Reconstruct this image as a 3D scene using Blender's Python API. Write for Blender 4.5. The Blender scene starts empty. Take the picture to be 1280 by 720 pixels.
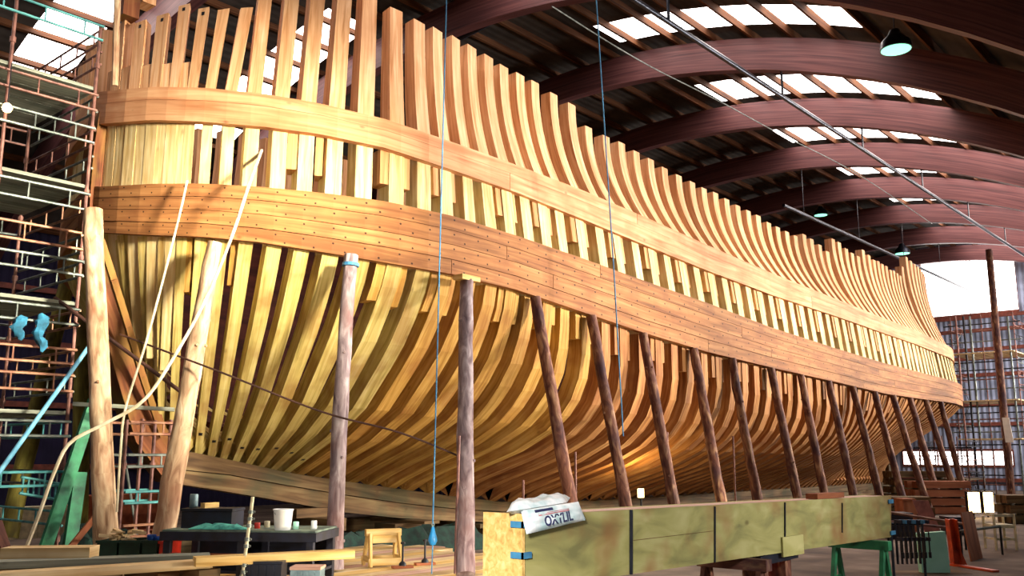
import bpy, math, random
import numpy as np
from mathutils import Vector, Matrix
random.seed(7)
rnd = random.Random(11)
C = bpy.context.scene.collection
H = 1.75                                   # eye height above the concrete floor
F_PX, PITCH, YAW = 1152.7, 0.17908, 0.71676   # lens and aim: x runs along the ship, y across the hall
cY, sY, cP, sP = math.cos(YAW), math.sin(YAW), math.cos(PITCH), math.sin(PITCH)

# ------------------------------------------------------------------ surveying helpers
def ray(px, py):
    a = (px - 640) / F_PX; b = (360 - py) / F_PX
    fw = cP - b * sP; z = sP + b * cP
    return np.array([fw * cY + a * sY, fw * sY - a * cY, z])
def at(px, py, Y=None, X=None, z=None, fw=None):
    """the point of the hall seen at a picture position, at a known distance"""
    d = ray(px, py)
    if Y is not None: t = Y / d[1]
    elif X is not None: t = X / d[0]
    elif z is not None: t = (z - H) / d[2]
    else: t = fw / (d[0] * cY + d[1] * sY)
    p = d * t
    return Vector((p[0], p[1], p[2] + H))
def V(*a): return Vector(a)

# ------------------------------------------------------------------ materials
def newmat(name):
    m = bpy.data.materials.new(name); m.use_nodes = True
    nt = m.node_tree; nt.nodes.clear()
    o = nt.nodes.new('ShaderNodeOutputMaterial'); b = nt.nodes.new('ShaderNodeBsdfPrincipled')
    nt.links.new(b.outputs[0], o.inputs[0])
    return m, nt, b
def lin(c):
    return tuple(((x / 12.92) if x <= 0.04045 else ((x + 0.055) / 1.055) ** 2.4) for x in c) + (1.0,)
def rgb(h): return tuple(int(h[i:i + 2], 16) / 255 for i in (0, 2, 4))
def N(nt, t, **k):
    n = nt.nodes.new(t)
    for a, b in k.items(): setattr(n, a, b)
    return n
def ramp(nt, stops):
    r = N(nt, 'ShaderNodeValToRGB')
    while len(r.color_ramp.elements) < len(stops): r.color_ramp.elements.new(0.5)
    for e, (p, c) in zip(r.color_ramp.elements, stops): e.position = p; e.color = c
    return r
def mix(nt, f, a, b, mode='MIX'):
    m = N(nt, 'ShaderNodeMix', data_type='RGBA', blend_type=mode)
    for s, v in ((m.inputs[0], f), (m.inputs[6], a), (m.inputs[7], b)):
        if hasattr(v, 'is_linked') or hasattr(v, 'links'): nt.links.new(v, s)
        else: s.default_value = v
    return m.outputs[2]
def wood(name, dark, mid, light, gx=16, gy=0.9, rough=0.75, vary=0.10, stain=None, stain_amt=0.5, dots=False, bump=0.25, knots=0.35):
    m, nt, b = newmat(name)
    uv = N(nt, 'ShaderNodeUVMap'); mp = N(nt, 'ShaderNodeMapping')
    oi = N(nt, 'ShaderNodeObjectInfo')
    off = N(nt, 'ShaderNodeVectorMath', operation='SCALE'); cmb = N(nt, 'ShaderNodeCombineXYZ')
    for k in range(3): nt.links.new(oi.outputs['Random'], cmb.inputs[k])
    nt.links.new(cmb.outputs[0], off.inputs[0]); off.inputs[3].default_value = 47.0
    add = N(nt, 'ShaderNodeVectorMath', operation='ADD')
    nt.links.new(uv.outputs[0], add.inputs[0]); nt.links.new(off.outputs[0], add.inputs[1])
    nt.links.new(add.outputs[0], mp.inputs[0]); mp.inputs['Scale'].default_value = (gx, gy, 1)
    n1 = N(nt, 'ShaderNodeTexNoise'); n1.inputs['Scale'].default_value = 1.0; n1.inputs['Detail'].default_value = 6; n1.inputs['Distortion'].default_value = 0.7
    nt.links.new(mp.outputs[0], n1.inputs[0])
    r = ramp(nt, [(0.28, lin(rgb(dark))), (0.5, lin(rgb(mid))), (0.74, lin(rgb(light)))])
    nt.links.new(n1.outputs[0], r.inputs[0]); col = r.outputs[0]
    # blotches and knots
    n2 = N(nt, 'ShaderNodeTexNoise'); n2.inputs['Scale'].default_value = 1.6; n2.inputs['Detail'].default_value = 3
    nt.links.new(add.outputs[0], n2.inputs[0])
    if stain:
        r2 = ramp(nt, [(0.46, (0, 0, 0, 1)), (0.66, (stain_amt,) * 3 + (1,))]); nt.links.new(n2.outputs[0], r2.inputs[0])
        col = mix(nt, r2.outputs[0], col, lin(rgb(stain)))
    if knots:
        vo = N(nt, 'ShaderNodeTexVoronoi'); vo.inputs['Scale'].default_value = 2.6
        m2 = N(nt, 'ShaderNodeMapping'); m2.inputs['Scale'].default_value = (1.0, 0.55, 1); nt.links.new(add.outputs[0], m2.inputs[0]); nt.links.new(m2.outputs[0], vo.inputs[0])
        r3 = ramp(nt, [(0.03, (knots,) * 3 + (1,)), (0.085, (0, 0, 0, 1))]); nt.links.new(vo.outputs['Distance'], r3.inputs[0])
        col = mix(nt, r3.outputs[0], col, lin(rgb('3a1c0c')))
    if dots:       # trenail heads: two rows of dark plugs along every plank
        sx = N(nt, 'ShaderNodeSeparateXYZ'); u2 = N(nt, 'ShaderNodeUVMap'); u2.uv_map = 'nails'; nt.links.new(u2.outputs[0], sx.inputs[0])
        def ma(op, p, q=None):
            n_ = N(nt, 'ShaderNodeMath', operation=op)
            for s_, v_ in zip(n_.inputs, (p, q)):
                if v_ is None: continue
                if hasattr(v_, 'links'): nt.links.new(v_, s_)
                else: s_.default_value = v_
            return n_.outputs[0]
        fu = ma('FLOOR', sx.outputs[0]); vv = ma('ADD', sx.outputs[1], ma('MULTIPLY', fu, .37)); jit = ma('MULTIPLY', ma('SINE', ma('MULTIPLY', ma('ADD', ma('FLOOR', vv), ma('MULTIPLY', fu, 5.3)), 12.9)), .1)
        dx = ma('MULTIPLY', ma('SUBTRACT', ma('ADD', ma('FRACT', vv), jit), .5), .55); dy = ma('MULTIPLY', ma('SUBTRACT', ma('ADD', ma('FRACT', sx.outputs[0]), jit), .5), .14)
        dd = ma('SQRT', ma('ADD', ma('MULTIPLY', dx, dx), ma('MULTIPLY', dy, dy)))
        r4 = ramp(nt, [(0.0155, (0.9,) * 3 + (1,)), (0.021, (0, 0, 0, 1))]); nt.links.new(dd, r4.inputs[0])
        col = mix(nt, r4.outputs[0], col, lin(rgb('1c0d08')))
    hs = N(nt, 'ShaderNodeHueSaturation'); mr = N(nt, 'ShaderNodeMapRange')
    nt.links.new(oi.outputs['Random'], mr.inputs[0]); mr.inputs[3].default_value = 1 - vary; mr.inputs[4].default_value = 1 + vary
    nt.links.new(mr.outputs[0], hs.inputs['Value']); nt.links.new(col, hs.inputs['Color'])
    nt.links.new(hs.outputs[0], b.inputs['Base Color']); b.inputs['Roughness'].default_value = rough
    b.inputs['Specular IOR Level'].default_value = 0.2
    bp = N(nt, 'ShaderNodeBump'); bp.inputs['Strength'].default_value = bump; bp.inputs['Distance'].default_value = 0.02
    nt.links.new(n1.outputs[0], bp.inputs['Height']); nt.links.new(bp.outputs[0], b.inputs['Normal'])
    return m
def plain(name, col, rough=0.6, metal=0.0, noise=0.25, dark=None, scale=6.0, bump=0.0):
    m, nt, b = newmat(name)
    tc = N(nt, 'ShaderNodeTexCoord'); n = N(nt, 'ShaderNodeTexNoise'); n.inputs['Scale'].default_value = scale; n.inputs['Detail'].default_value = 5
    nt.links.new(tc.outputs['Object'], n.inputs[0])
    c = rgb(col); d = rgb(dark) if dark else tuple(x * (1 - noise) for x in c)
    r = ramp(nt, [(0.35, lin(d)), (0.62, lin(c))]); nt.links.new(n.outputs[0], r.inputs[0]); nt.links.new(r.outputs[0], b.inputs['Base Color'])
    b.inputs['Roughness'].default_value = rough; b.inputs['Metallic'].default_value = metal
    if bump:
        bp = N(nt, 'ShaderNodeBump'); bp.inputs['Strength'].default_value = bump; nt.links.new(n.outputs[0], bp.inputs['Height']); nt.links.new(bp.outputs[0], b.inputs['Normal'])
    return m
def glow(name, col, strength):
    m, nt, b = newmat(name)
    b.inputs['Base Color'].default_value = lin(rgb(col)); b.inputs['Emission Color'].default_value = lin(rgb(col)); b.inputs['Emission Strength'].default_value = strength
    return m
def corrugated(name, col, axis, pitch=0.2, rough=0.7, bump=0.9):
    m, nt, b = newmat(name)
    tc = N(nt, 'ShaderNodeTexCoord'); w = N(nt, 'ShaderNodeTexWave', wave_type='BANDS', bands_direction=axis, wave_profile='SIN')
    w.inputs['Scale'].default_value = 0.314 / pitch; nt.links.new(tc.outputs['Object'], w.inputs[0])
    n = N(nt, 'ShaderNodeTexNoise'); n.inputs['Scale'].default_value = 1.2; nt.links.new(tc.outputs['Object'], n.inputs[0])
    c = rgb(col); r = ramp(nt, [(0.3, lin(tuple(x * 0.72 for x in c))), (0.7, lin(c))]); nt.links.new(n.outputs[0], r.inputs[0])
    nt.links.new(r.outputs[0], b.inputs['Base Color']); b.inputs['Roughness'].default_value = rough
    bp = N(nt, 'ShaderNodeBump'); bp.inputs['Strength'].default_value = bump; bp.inputs['Distance'].default_value = 0.05; b.inputs['Specular IOR Level'].default_value = 0.15
    nt.links.new(w.outputs[0], bp.inputs['Height']); nt.links.new(bp.outputs[0], b.inputs['Normal'])
    return m

MT = {}
MT['top'] = wood('top_timber_lit_warm', 'b67c4e', 'daa678', 'ecc49c', stain='c4855a', stain_amt=0.35)  # warm light on the upper frames is put into this colour
MT['mid'] = wood('frame_oak_lit_pale', 'b4945e', 'd8bf88', 'eadaac', stain='c79a55', stain_amt=0.4)  # paler between the wales: brighter light there is in the colour
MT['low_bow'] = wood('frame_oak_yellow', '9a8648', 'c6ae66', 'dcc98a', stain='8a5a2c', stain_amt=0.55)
MT['low_mid'] = wood('frame_oak_lit_golden', '94692c', 'bd8f45', 'd2ab62', stain='8a5028', stain_amt=0.5)  # golden tone carries the light on the middle of the lower hull
MT['low_aft'] = wood('frame_oak_shaded_brown', '80502a', 'ab7440', 'c99a60', stain='7a4022', stain_amt=0.4)  # browner tone stands for the weaker light further aft
MT['inner'] = wood('shade_dark_inner_planking', '2a120c', '47211a', '5c2e22', gx=4, gy=.4, knots=0)  # coloured dark so the gaps between the frames look shaded
MT['chock'] = wood('chock_pine', 'a46f44', 'c9935f', 'dcae7a')
MT['wale_up'] = wood('upper_wale_plank', 'a06a46', 'c89066', 'd9ab80', gx=10, gy=0.5, stain='b0683f', stain_amt=0.45, knots=0.5)
MT['wale_lo'] = wood('lower_wale_plank', '6a4224', '98653a', 'b07e4e', gx=12, gy=0.5, stain='7c4a2c', stain_amt=0.5, dots=True, knots=0.5)
MT['keel'] = wood('weathered_keel_oak', '3e2c1c', '6b5135', '8a7450', gx=9, gy=0.6, stain='3f4a34', stain_amt=0.5, bump=0.5)
MT['stem'] = wood('stem_oak', '4c2818', '744227', '8f5c38', gx=9, gy=0.6, stain='8a7430', stain_amt=0.4)
MT['glulam'] = wood('glulam_timber', '40282a', '5a3838', '704846', gx=20, gy=0.4, vary=0.05, knots=0, bump=0.1, rough=0.5)
MT['purlin'] = wood('purlin_timber', '3a2216', '5a3822', '6e4628', vary=0.1, knots=0)
MT['log'] = wood('bark_log', '3c2420', '70483a', 'b08a68', gx=11, gy=3.2, stain='34202a', stain_amt=0.8, vary=0.16, bump=1.0, knots=0.7)
MT['log_pale'] = wood('peeled_log', '7a5a42', 'b89878', 'dcc6a4', gx=10, gy=2.6, stain='8a5640', stain_amt=0.6, bump=0.7, knots=0.5)
MT['log_grey'] = wood('grey_log', '54444a', '8a787a', 'b6a8a8', gx=10, gy=3.0, stain='6a3d30', stain_amt=0.5, bump=0.7, knots=0.5)
MT['log_moss'] = wood('mossy_log', '3c3418', '73682c', '9c9246', gx=7, gy=1.2, stain='3a2a18', stain_amt=0.6, bump=0.7)
MT['plank'] = wood('pale_plank', 'a88a5a', 'd0b384', 'e4cfa8', gx=12, gy=0.6, stain='9a7148', stain_amt=0.4)
MT['plank_grey'] = wood('grey_plank', '5a5a50', '86887a', 'a5a898', gx=12, gy=0.6, stain='4f5c52', stain_amt=0.4)
MT['plank_pink'] = wood('pinkish_plank', '9a7060', 'c69c86', 'dcbba8', gx=12, gy=0.6)
MT['horse'] = wood('sawhorse_pine', 'b58a48', 'dcb670', 'ecd09a', gx=14, gy=0.9)
MT['osb'] = wood('chipboard_end', 'a9854a', 'd0ab66', 'e2c48a', gx=22, gy=18, knots=0, bump=0.15)
MT['form'] = wood('formwork_plywood', '74724a', '9a965f', 'b4ae7c', gx=5, gy=1.6, stain='8a5c38', stain_amt=0.8, knots=0.55)
MT['form_top'] = wood('formwork_edge', 'b08a7a', 'd8b6a6', 'e8ccc0', gx=12, gy=0.6, knots=0)
MT['ply'] = wood('brown_plywood', '6d3a24', '95583a', 'ac7050', gx=4, gy=0.8, knots=0.2)
MT['rail_red'] = plain('rusty_tube', '8f6256', 0.55, 0.3, dark='5e3c36')
MT['rail_or'] = plain('orange_rust_tube', 'a87a5c', 0.55, 0.3, dark='7a4c3a')
MT['rail_tq'] = plain('turquoise_tube', '5aa6a6', 0.5, 0.2, dark='3a7c80')
MT['rail_gr'] = plain('grey_tube', '7c827c', 0.5, 0.5, dark='4c5450')
MT['blue_pole'] = plain('light_blue_pole', '7cc0d8', 0.4, 0.1, dark='5a9ab8')
MT['green'] = plain('green_painted_timber', '2f8a5c', 0.6, 0, dark='1f5c40')
MT['darkgreen'] = plain('dark_green_plastic', '123a2c', 0.5, 0, dark='0c2a20')
MT['red'] = plain('red_plastic', 'd8301c', 0.5, 0, dark='b02414')
MT['blue'] = plain('blue_plastic', '1f5cc0', 0.5, 0)
MT['white'] = plain('white_plastic', 'f2f2ee', 0.4, 0, noise=0.05)
MT['black'] = plain('black_steel', '16161e', 0.5, 0.3)
MT['steel'] = plain('dark_steel', '343846', 0.4, 0.6)
MT['bench'] = plain('dark_bench', '1c1e30', 0.6, 0, dark='120e14')
MT['benchtop'] = plain('bench_top', '7c8c78', 0.7, 0, dark='4a5850')
MT['zinc'] = plain('zinc_box', '8aa4a8', 0.5, 0.4)
MT['mint'] = plain('mint_board', 'b8f0d8', 0.6, 0, dark='9cdcc0', scale=2)
MT['orange'] = plain('orange_painted_steel', 'd84a14', 0.5, 0, dark='a8340c')
MT['rope_w'] = plain('white_rope', 'd8ccb0', 0.8, 0, dark='b0a080')
MT['rope_b'] = plain('blue_rope', '3f86b0', 0.7, 0, dark='2a6088')
MT['pulley'] = plain('blue_pulley', '1c86c8', 0.4, 0)
MT['chain'] = plain('dark_chain', '4a2c22', 0.6, 0.4)
MT['bag'] = plain('bag_plastic', 'dfe6ee', 0.35, 0, dark='a8c4cc', scale=9)
MT['ink'] = plain('navy_print', '141c5c', 0.5, 0)
MT['ink_red'] = plain('pink_print', 'd86a78', 0.5, 0)
MT['cream'] = plain('cream_paint', 'e4d8b0', 0.6, 0)
MT['pinkboard'] = plain('pink_board', 'b8766c', 0.7, 0)
MT['lamp_metal'] = plain('lamp_housing', '30343e', 0.35, 0.8)
MT['brick'] = plain('orange_block', 'b4603c', 0.8, 0, dark='8c4428')
MT['rag'] = plain('blue_cloth', '2f7c9c', 0.9, 0, dark='1c4c60')
MT['lampglow'] = glow('lamp_glow', '98f8d0', 1.5)
MT['workglow'] = glow('work_lamp_glow', 'ffd890', 12.0)
MT['redglow'] = glow('red_glow', 'ff3010', 4.0)
MT['sky_panel'] = glow('skylight_sheet', 'fff2ec', 9.0)
MT['window'] = glow('window_daylight', 'fffaf6', 6.0)
MT['roof'] = corrugated('roof_sheeting', '4a4440', 'Y', 0.25, rough=0.95, bump=0.25)
MT['wall'] = corrugated('wall_sheeting', '2e2a48', 'X', 0.25)
MT['wall_end'] = corrugated('end_wall_sheeting', 'b4bcd8', 'Y', 0.25)
MT['girt'] = plain('wall_girt', '8c4a3c', 0.6, 0.2)
def concrete():
    m, nt, b = newmat('concrete_floor')
    tc = N(nt, 'ShaderNodeTexCoord'); n = N(nt, 'ShaderNodeTexNoise'); n.inputs['Scale'].default_value = 1.1; n.inputs['Detail'].default_value = 8
    nt.links.new(tc.outputs['Object'], n.inputs[0])
    r = ramp(nt, [(0.3, lin(rgb('40342c'))), (0.55, lin(rgb('6a594c'))), (0.75, lin(rgb('8a7a6c')))]); nt.links.new(n.outputs[0], r.inputs[0])
    nt.links.new(r.outputs[0], b.inputs['Base Color']); b.inputs['Roughness'].default_value = 0.9
    return m
MT['floor'] = concrete()

# ------------------------------------------------------------------ mesh builder
class MB:
    def __init__(s): s.v = []; s.f = []; s.uv = []; s.mi = []; s.uv2 = []
    def quad(s, pts, uvs=None, mi=0, uv2=None):
        i = len(s.v); s.v += [tuple(p) for p in pts]; s.f.append(tuple(range(i, i + len(pts))))
        if uvs is None:
            p = [Vector(q) for q in pts]; e = (p[1] - p[0]); L = e.length or 1; e = e / L
            nn = (p[1] - p[0]).cross(p[-1] - p[0]); nn = nn.normalized() if nn.length > 1e-9 else Vector((0, 0, 1)); g = nn.cross(e)
            uvs = [((q - p[0]).dot(g), (q - p[0]).dot(e)) for q in p]
        s.uv.append(uvs); s.uv2.append(uv2 or uvs); s.mi.append(mi)
    def hexa(s, c, mi=0, axis=None):
        """eight corners: bottom ring 0-3, top ring 4-7; grain along the longest edge"""
        c = [Vector(q) for q in c]
        fs = [(0, 3, 2, 1), (4, 5, 6, 7), (0, 1, 5, 4), (1, 2, 6, 5), (2, 3, 7, 6), (3, 0, 4, 7)]
        el = [(c[1] - c[0]), (c[3] - c[0]), (c[4] - c[0])]
        g = max(el, key=lambda e: e.length).normalized()
        for f in fs:
            p = [c[k] for k in f]; nn = (p[1] - p[0]).cross(p[3] - p[0])
            if nn.length < 1e-10: nn = Vector((0, 0, 1))
            nn.normalize(); ga = g - nn * g.dot(nn)
            if ga.length < 0.2: ga = p[1] - p[0]
            ga.normalize(); gb = nn.cross(ga)
            s.quad(p, [((q - c[0]).dot(gb), (q - c[0]).dot(ga)) for q in p], mi)
    def box(s, lo, hi, mi=0):
        x0, y0, z0 = lo; x1, y1, z1 = hi
        s.hexa([(x0, y0, z0), (x1, y0, z0), (x1, y1, z0), (x0, y1, z0), (x0, y0, z1), (x1, y0, z1), (x1, y1, z1), (x0, y1, z1)], mi)
    def bar(s, p, q, w, h, up=(0, 0, 1), mi=0):
        p = Vector(p); q = Vector(q); d = (q - p).normalized(); up = Vector(up)
        a = d.cross(up)
        if a.length < 1e-4: a = d.cross(Vector((1, 0, 0)))
        a.normalize(); b = a.cross(d)
        r = [(-w / 2, -h / 2), (w / 2, -h / 2), (w / 2, h / 2), (-w / 2, h / 2)]
        s.hexa([p + a * x + b * y for x, y in r] + [q + a * x + b * y for x, y in r], mi)
    def tube(s, pts, r, n=8, mi=0, cap=True, wob=0.0):
        pts = [Vector(p) for p in pts]; rr = r if isinstance(r, (list, tuple)) else [r] * len(pts)
        rings = []; dist = 0; ds = []
        ref = None
        for i, p in enumerate(pts):
            d = (pts[min(i + 1, len(pts) - 1)] - pts[max(i - 1, 0)]).normalized()
            if ref is None:
                ref = d.cross(Vector((0.31, 0.87, 0.12)));
                if ref.length < 0.1: ref = d.cross(Vector((1, 0, 0)))
            a = (ref - d * ref.dot(d)).normalized(); ref = a; b = d.cross(a)
            if i: dist += (p - pts[i - 1]).length
            ds.append(dist); ring = []
            for k in range(n):
                t = 2 * math.pi * k / n; R = rr[i] * (1 + (rnd.uniform(-wob, wob) if wob else 0))
                ring.append(p + a * (R * math.cos(t)) + b * (R * math.sin(t)))
            rings.append(ring)
        base = len(s.v)
        for ring in rings: s.v += [tuple(q) for q in ring]
        for i in range(len(pts) - 1):
            for k in range(n):
                k2 = (k + 1) % n
                s.f.append((base + i * n + k, base + i * n + k2, base + (i + 1) * n + k2, base + (i + 1) * n + k))
                c0 = 2 * math.pi * rr[i] * k / n; c1 = 2 * math.pi * rr[i] * (k + 1) / n
                u = [(c0, ds[i]), (c1, ds[i]), (c1, ds[i + 1]), (c0, ds[i + 1])]
                s.uv.append(u); s.uv2.append(u); s.mi.append(mi)
        if cap:
            for i, rev in ((0, True), (len(pts) - 1, False)):
                idx = [base + i * n + k for k in range(n)]
                if rev: idx.reverse()
                s.f.append(tuple(idx)); u = [(rr[i] * math.cos(2 * math.pi * k / n), rr[i] * math.sin(2 * math.pi * k / n)) for k in range(n)]
                s.uv.append(u); s.uv2.append(u); s.mi.append(mi)
    def lathe(s, c, prof, n=20, mi=0, axis=None):
        """profile of (radius, height) turned about a vertical axis at c"""
        c = Vector(c); base = len(s.v); m = len(prof)
        for r, z in prof:
            for k in range(n):
                t = 2 * math.pi * k / n; s.v.append(tuple(c + Vector((r * math.cos(t), r * math.sin(t), z))))
        for i in range(m - 1):
            for k in range(n):
                k2 = (k + 1) % n; s.f.append((base + i * n + k, base + i * n + k2, base + (i + 1) * n + k2, base + (i + 1) * n + k))
                u = [(k / n, prof[i][1]), ((k + 1) / n, prof[i][1]), ((k + 1) / n, prof[i + 1][1]), (k / n, prof[i + 1][1])]; s.uv.append(u); s.uv2.append(u); s.mi.append(mi)
        for i, rev in ((0, True), (m - 1, False)):
            if prof[i][0] > 1e-3:
                idx = [base + i * n + k for k in range(n)]
                if rev: idx.reverse()
                s.f.append(tuple(idx)); u = [(0, 0)] * n; s.uv.append(u); s.uv2.append(u); s.mi.append(mi)
    def strip(s, rings, mi=None, uvlen=None, closed=True, caps=True, nails=None, per=None):
        """skin a row of equal rings; rings[i] = list of points"""
        n = len(rings[0]); base = len(s.v); m = len(rings)
        for r in rings: s.v += [tuple(q) for q in r]
        L = [0.0]
        for i in range(1, m): L.append(L[-1] + (Vector(rings[i][0]) - Vector(rings[i - 1][0])).length)
        if per is None:
            per = [0.0]
            for k in range(n): per.append(per[-1] + (Vector(rings[m // 2][(k + 1) % n]) - Vector(rings[m // 2][k])).length)
        for i in range(m - 1):
            for k in range(n if closed else n - 1):
                k2 = (k + 1) % n; s.f.append((base + i * n + k, base + i * n + k2, base + (i + 1) * n + k2, base + (i + 1) * n + k))
                s.uv.append([(per[k], L[i]), (per[k + 1], L[i]), (per[k + 1], L[i + 1]), (per[k], L[i + 1])])
                if nails and k == 0: s.uv2.append([(0, nails[i]), (2, nails[i]), (2, nails[i + 1]), (0, nails[i + 1])])
                else: s.uv2.append([(0.0, 0.0)] * 4)
                s.mi.append(mi[i] if isinstance(mi, (list, tuple)) else (mi or 0))
        if caps and closed:
            for i, rev in ((0, True), (m - 1, False)):
                idx = [base + i * n + k for k in range(n)]
                if rev: idx.reverse()
                p0 = Vector(rings[i][0]); e = (Vector(rings[i][1]) - p0).normalized(); g = Vector(rings[i][-1]) - p0; g = (g - e * g.dot(e)).normalized()
                u = [((Vector(q) - p0).dot(e), (Vector(q) - p0).dot(g)) for q in rings[i]]
                if rev: u.reverse()
                s.f.append(tuple(idx)); s.uv.append(u); s.uv2.append([(0.0, 0.0)] * n); s.mi.append(mi[0 if rev else -1] if isinstance(mi, (list, tuple)) else (mi or 0))
    def build(s, name, mats, parent=None, smooth=False, bevel=0.0, origin=None):
        me = bpy.data.meshes.new(name)
        o0 = Vector(origin) if origin is not None else Vector((0, 0, 0))
        if parent is not None and origin is None: o0 = world_loc(parent)
        me.from_pydata([tuple(Vector(p) - o0) for p in s.v], [], s.f)
        for ml in (mats if isinstance(mats, (list, tuple)) else [mats]): me.materials.append(ml)
        u = me.uv_layers.new(name='UVMap'); u2 = me.uv_layers.new(name='nails')
        u.data.foreach_set('uv', [c for f in s.uv for q in f for c in q]); u2.data.foreach_set('uv', [c for f in s.uv2 for q in f for c in q])
        me.polygons.foreach_set('material_index', s.mi)
        if smooth: me.polygons.foreach_set('use_smooth', [True] * len(me.polygons))
        me.validate(); me.update()
        o = bpy.data.objects.new(name, me); C.objects.link(o)
        if parent is not None: o.parent = parent; o.location = (0, 0, 0) if origin is None else o0 - world_loc(parent)
        else: o.location = o0
        if bevel:
            b = o.modifiers.new('bevel', 'BEVEL'); b.width = bevel; b.segments = 1; b.limit_method = 'ANGLE'
        if smooth: 
            me.set_sharp_from_angle(angle=math.radians(40))
        return o
def world_loc(o):
    p = Vector(o.location)
    while o.parent: o = o.parent; p += Vector(o.location)
    return p
def tag(o, label, cat, group=None):
    o['label'] = label; o['category'] = cat
    if group: o['group'] = group
    return o
def thing(name, label, cat, loc, group=None):
    o = bpy.data.objects.new(name, None); C.objects.link(o); o.location = loc; o.empty_display_size = 0.2
    return tag(o, label, cat, group)
def struct(o, label=None):
    o['kind'] = 'structure'
    if label: o['label'] = label
    return o

# =================================================================== THE SHIP
CLY, BH = 14.0, 4.0                       # centre line and half breadth: near side at y = 10
# frame index -> x/y of the frame on the lower wale (surveyed), bow frames first
c_meas = [.549,.573,.602,.636,.678,.721,.769,.823,.886,.943,.993,1.046,1.096,1.146,1.194,1.244,1.292,1.354,1.417,1.476,1.541,1.602,1.662,1.724,1.785,1.849,1.913,1.971,2.031,2.090,2.151,2.211,2.268,2.331,2.387,2.447,2.504,2.566,2.619,2.679,2.735,2.786,2.835,2.892,2.941,2.994,3.042,3.094,3.140,3.180,3.220,3.260,3.302,3.336,3.370,3.402,3.432]
BX, BL = 9.7, 3.5                          # bow: an ellipse from x = 6.2 to 9.7
SX, SL = 34.0, 9.0                         # stern: an ellipse from x = 34 to 43
def bow_pt(th): return (BX - BL * math.cos(th), CLY - BH * math.sin(th))
def stern_pt(th): return (SX + SL * math.cos(th), CLY - BH * math.sin(th))
def plan(c):
    if c < BX / 10.0:
        lo, hi = 0.0, math.pi / 2
        for _ in range(50):
            m_ = (lo + hi) / 2; x, y = bow_pt(m_)
            if x / y < c: lo = m_
            else: hi = m_
        return bow_pt(lo)
    if c <= SX / 10.0: return (c * 10.0, 10.0)
    lo, hi = math.pi / 2, math.radians(62)
    for _ in range(50):
        m_ = (lo + hi) / 2; x, y = stern_pt(m_)
        if x / y < c: lo = m_
        else: hi = m_
    return stern_pt(lo)
idx = []; PX = []; PY = []
for k, deg in ((-5, 0.5), (-4, 5.0), (-3, 12.0), (-2, 18.5), (-1, 24.0)):
    x, y = bow_pt(math.radians(deg)); idx.append(k); PX.append(x); PY.append(y)
for i, c in enumerate(c_meas):
    x, y = plan(c); idx.append(i); PX.append(x); PY.append(y)
th = math.acos((PX[-1] - SX) / SL); i = len(c_meas); 
while th > math.radians(6):
    sp = math.hypot(SL * math.sin(th), BH * math.cos(th)); th -= 0.58 / sp
    th_ = max(th, math.radians(1)); x, y = stern_pt(th_); idx.append(i); PX.append(x); PY.append(y); i += 1
NF = i - 1
idx = np.array(idx, float); PX = np.array(PX); PY = np.array(PY)
def itp(t, xs, ys): return float(np.interp(t, xs, ys))
def wale_xy(t): return itp(t, idx, PX), itp(t, idx, PY)
# heights over y, seen along each line of the hull
cu = [.443,.508,.571,.651,.742,.858,.992,1.148,1.329,1.544,1.802,2.118,2.515,2.886,3.181,3.475,3.611]
zu_t = [.403,.429,.447,.464,.477,.487,.488,.488,.485,.475,.460,.444,.430,.417,.409,.390,.376]
zu_b = [.364,.387,.402,.418,.432,.442,.441,.438,.428,.415,.400,.387,.379,.368,.360,.346,.338]
cl = [.451,.517,.579,.658,.747,.862,.994,1.148,1.327,1.538,1.792,2.103,2.493,2.858,3.149,3.442,3.579]
zl_t = [.294,.312,.326,.339,.351,.363,.368,.364,.355,.342,.328,.306,.289,.276,.271,.265,.259]
zl_b = [.242,.250,.259,.266,.269,.272,.275,.271,.255,.236,.219,.207,.195,.182,.181,.182,.182]
TH_T = 57.0
def dyu(t): return itp(t, [-4, 2, 6, 9, 12, 60], [0, -.02, -.02, .03, .16, .20])
def dyt(t): return itp(t, [-4, 0, 2, 6, 8, 10, 12, 14, 18, 24, 30, 56, 66], [0, -.2, -.32, -.15, .10, .28, .48, .6, .74, .85, .90, .95, .9])
def zlev(t, tab_c, tab_z, dy=0.0):
    x, y = wale_xy(min(t, TH_T)); y += dy
    r = itp(x / y, tab_c, tab_z); return H + r * y
def z_ut(t): return zlev(t, cu, zu_t, dyu(t))
def z_ub(t): return zlev(t, cu, zu_b, dyu(t))
def z_lt(t): return zlev(t, cl, zl_t)
def z_lb(t): return zlev(t, cl, zl_b)
top_tab = {-4: .500, -3: .505, -2: .524, -1: .547, 0: .553, 1: .562, 2: .577, 3: .70, 4: .70, 5: .70, 6: .705, 7: .690, 8: .674, 9: .672, 10: .673, 11: .674, 12: .672, 13: .669, 14: .664, 15: .663, 16: .662, 17: .656, 18: .652, 19: .621, 20: .618, 21: .619, 22: .614, 23: .611, 24: .605, 25: .602, 26: .600, 27: .597, 28: .598}
for k, r in zip(range(29, 75), [.594,.590,.588,.586,.579,.577,.575,.573,.587,.583,.576,.566,.61,.608,.598,.592,.590,.617,.608,.600,.602,.598,.597,.59,.592,.588,.585,.619,.660,.655,.652]): top_tab[k] = r
kmax = max(top_tab)
def z_top(i):
    k = min(i, kmax); t = min(k, TH_T); x, y = wale_xy(t)
    return H + top_tab[k] * (y + dyt(t))
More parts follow.
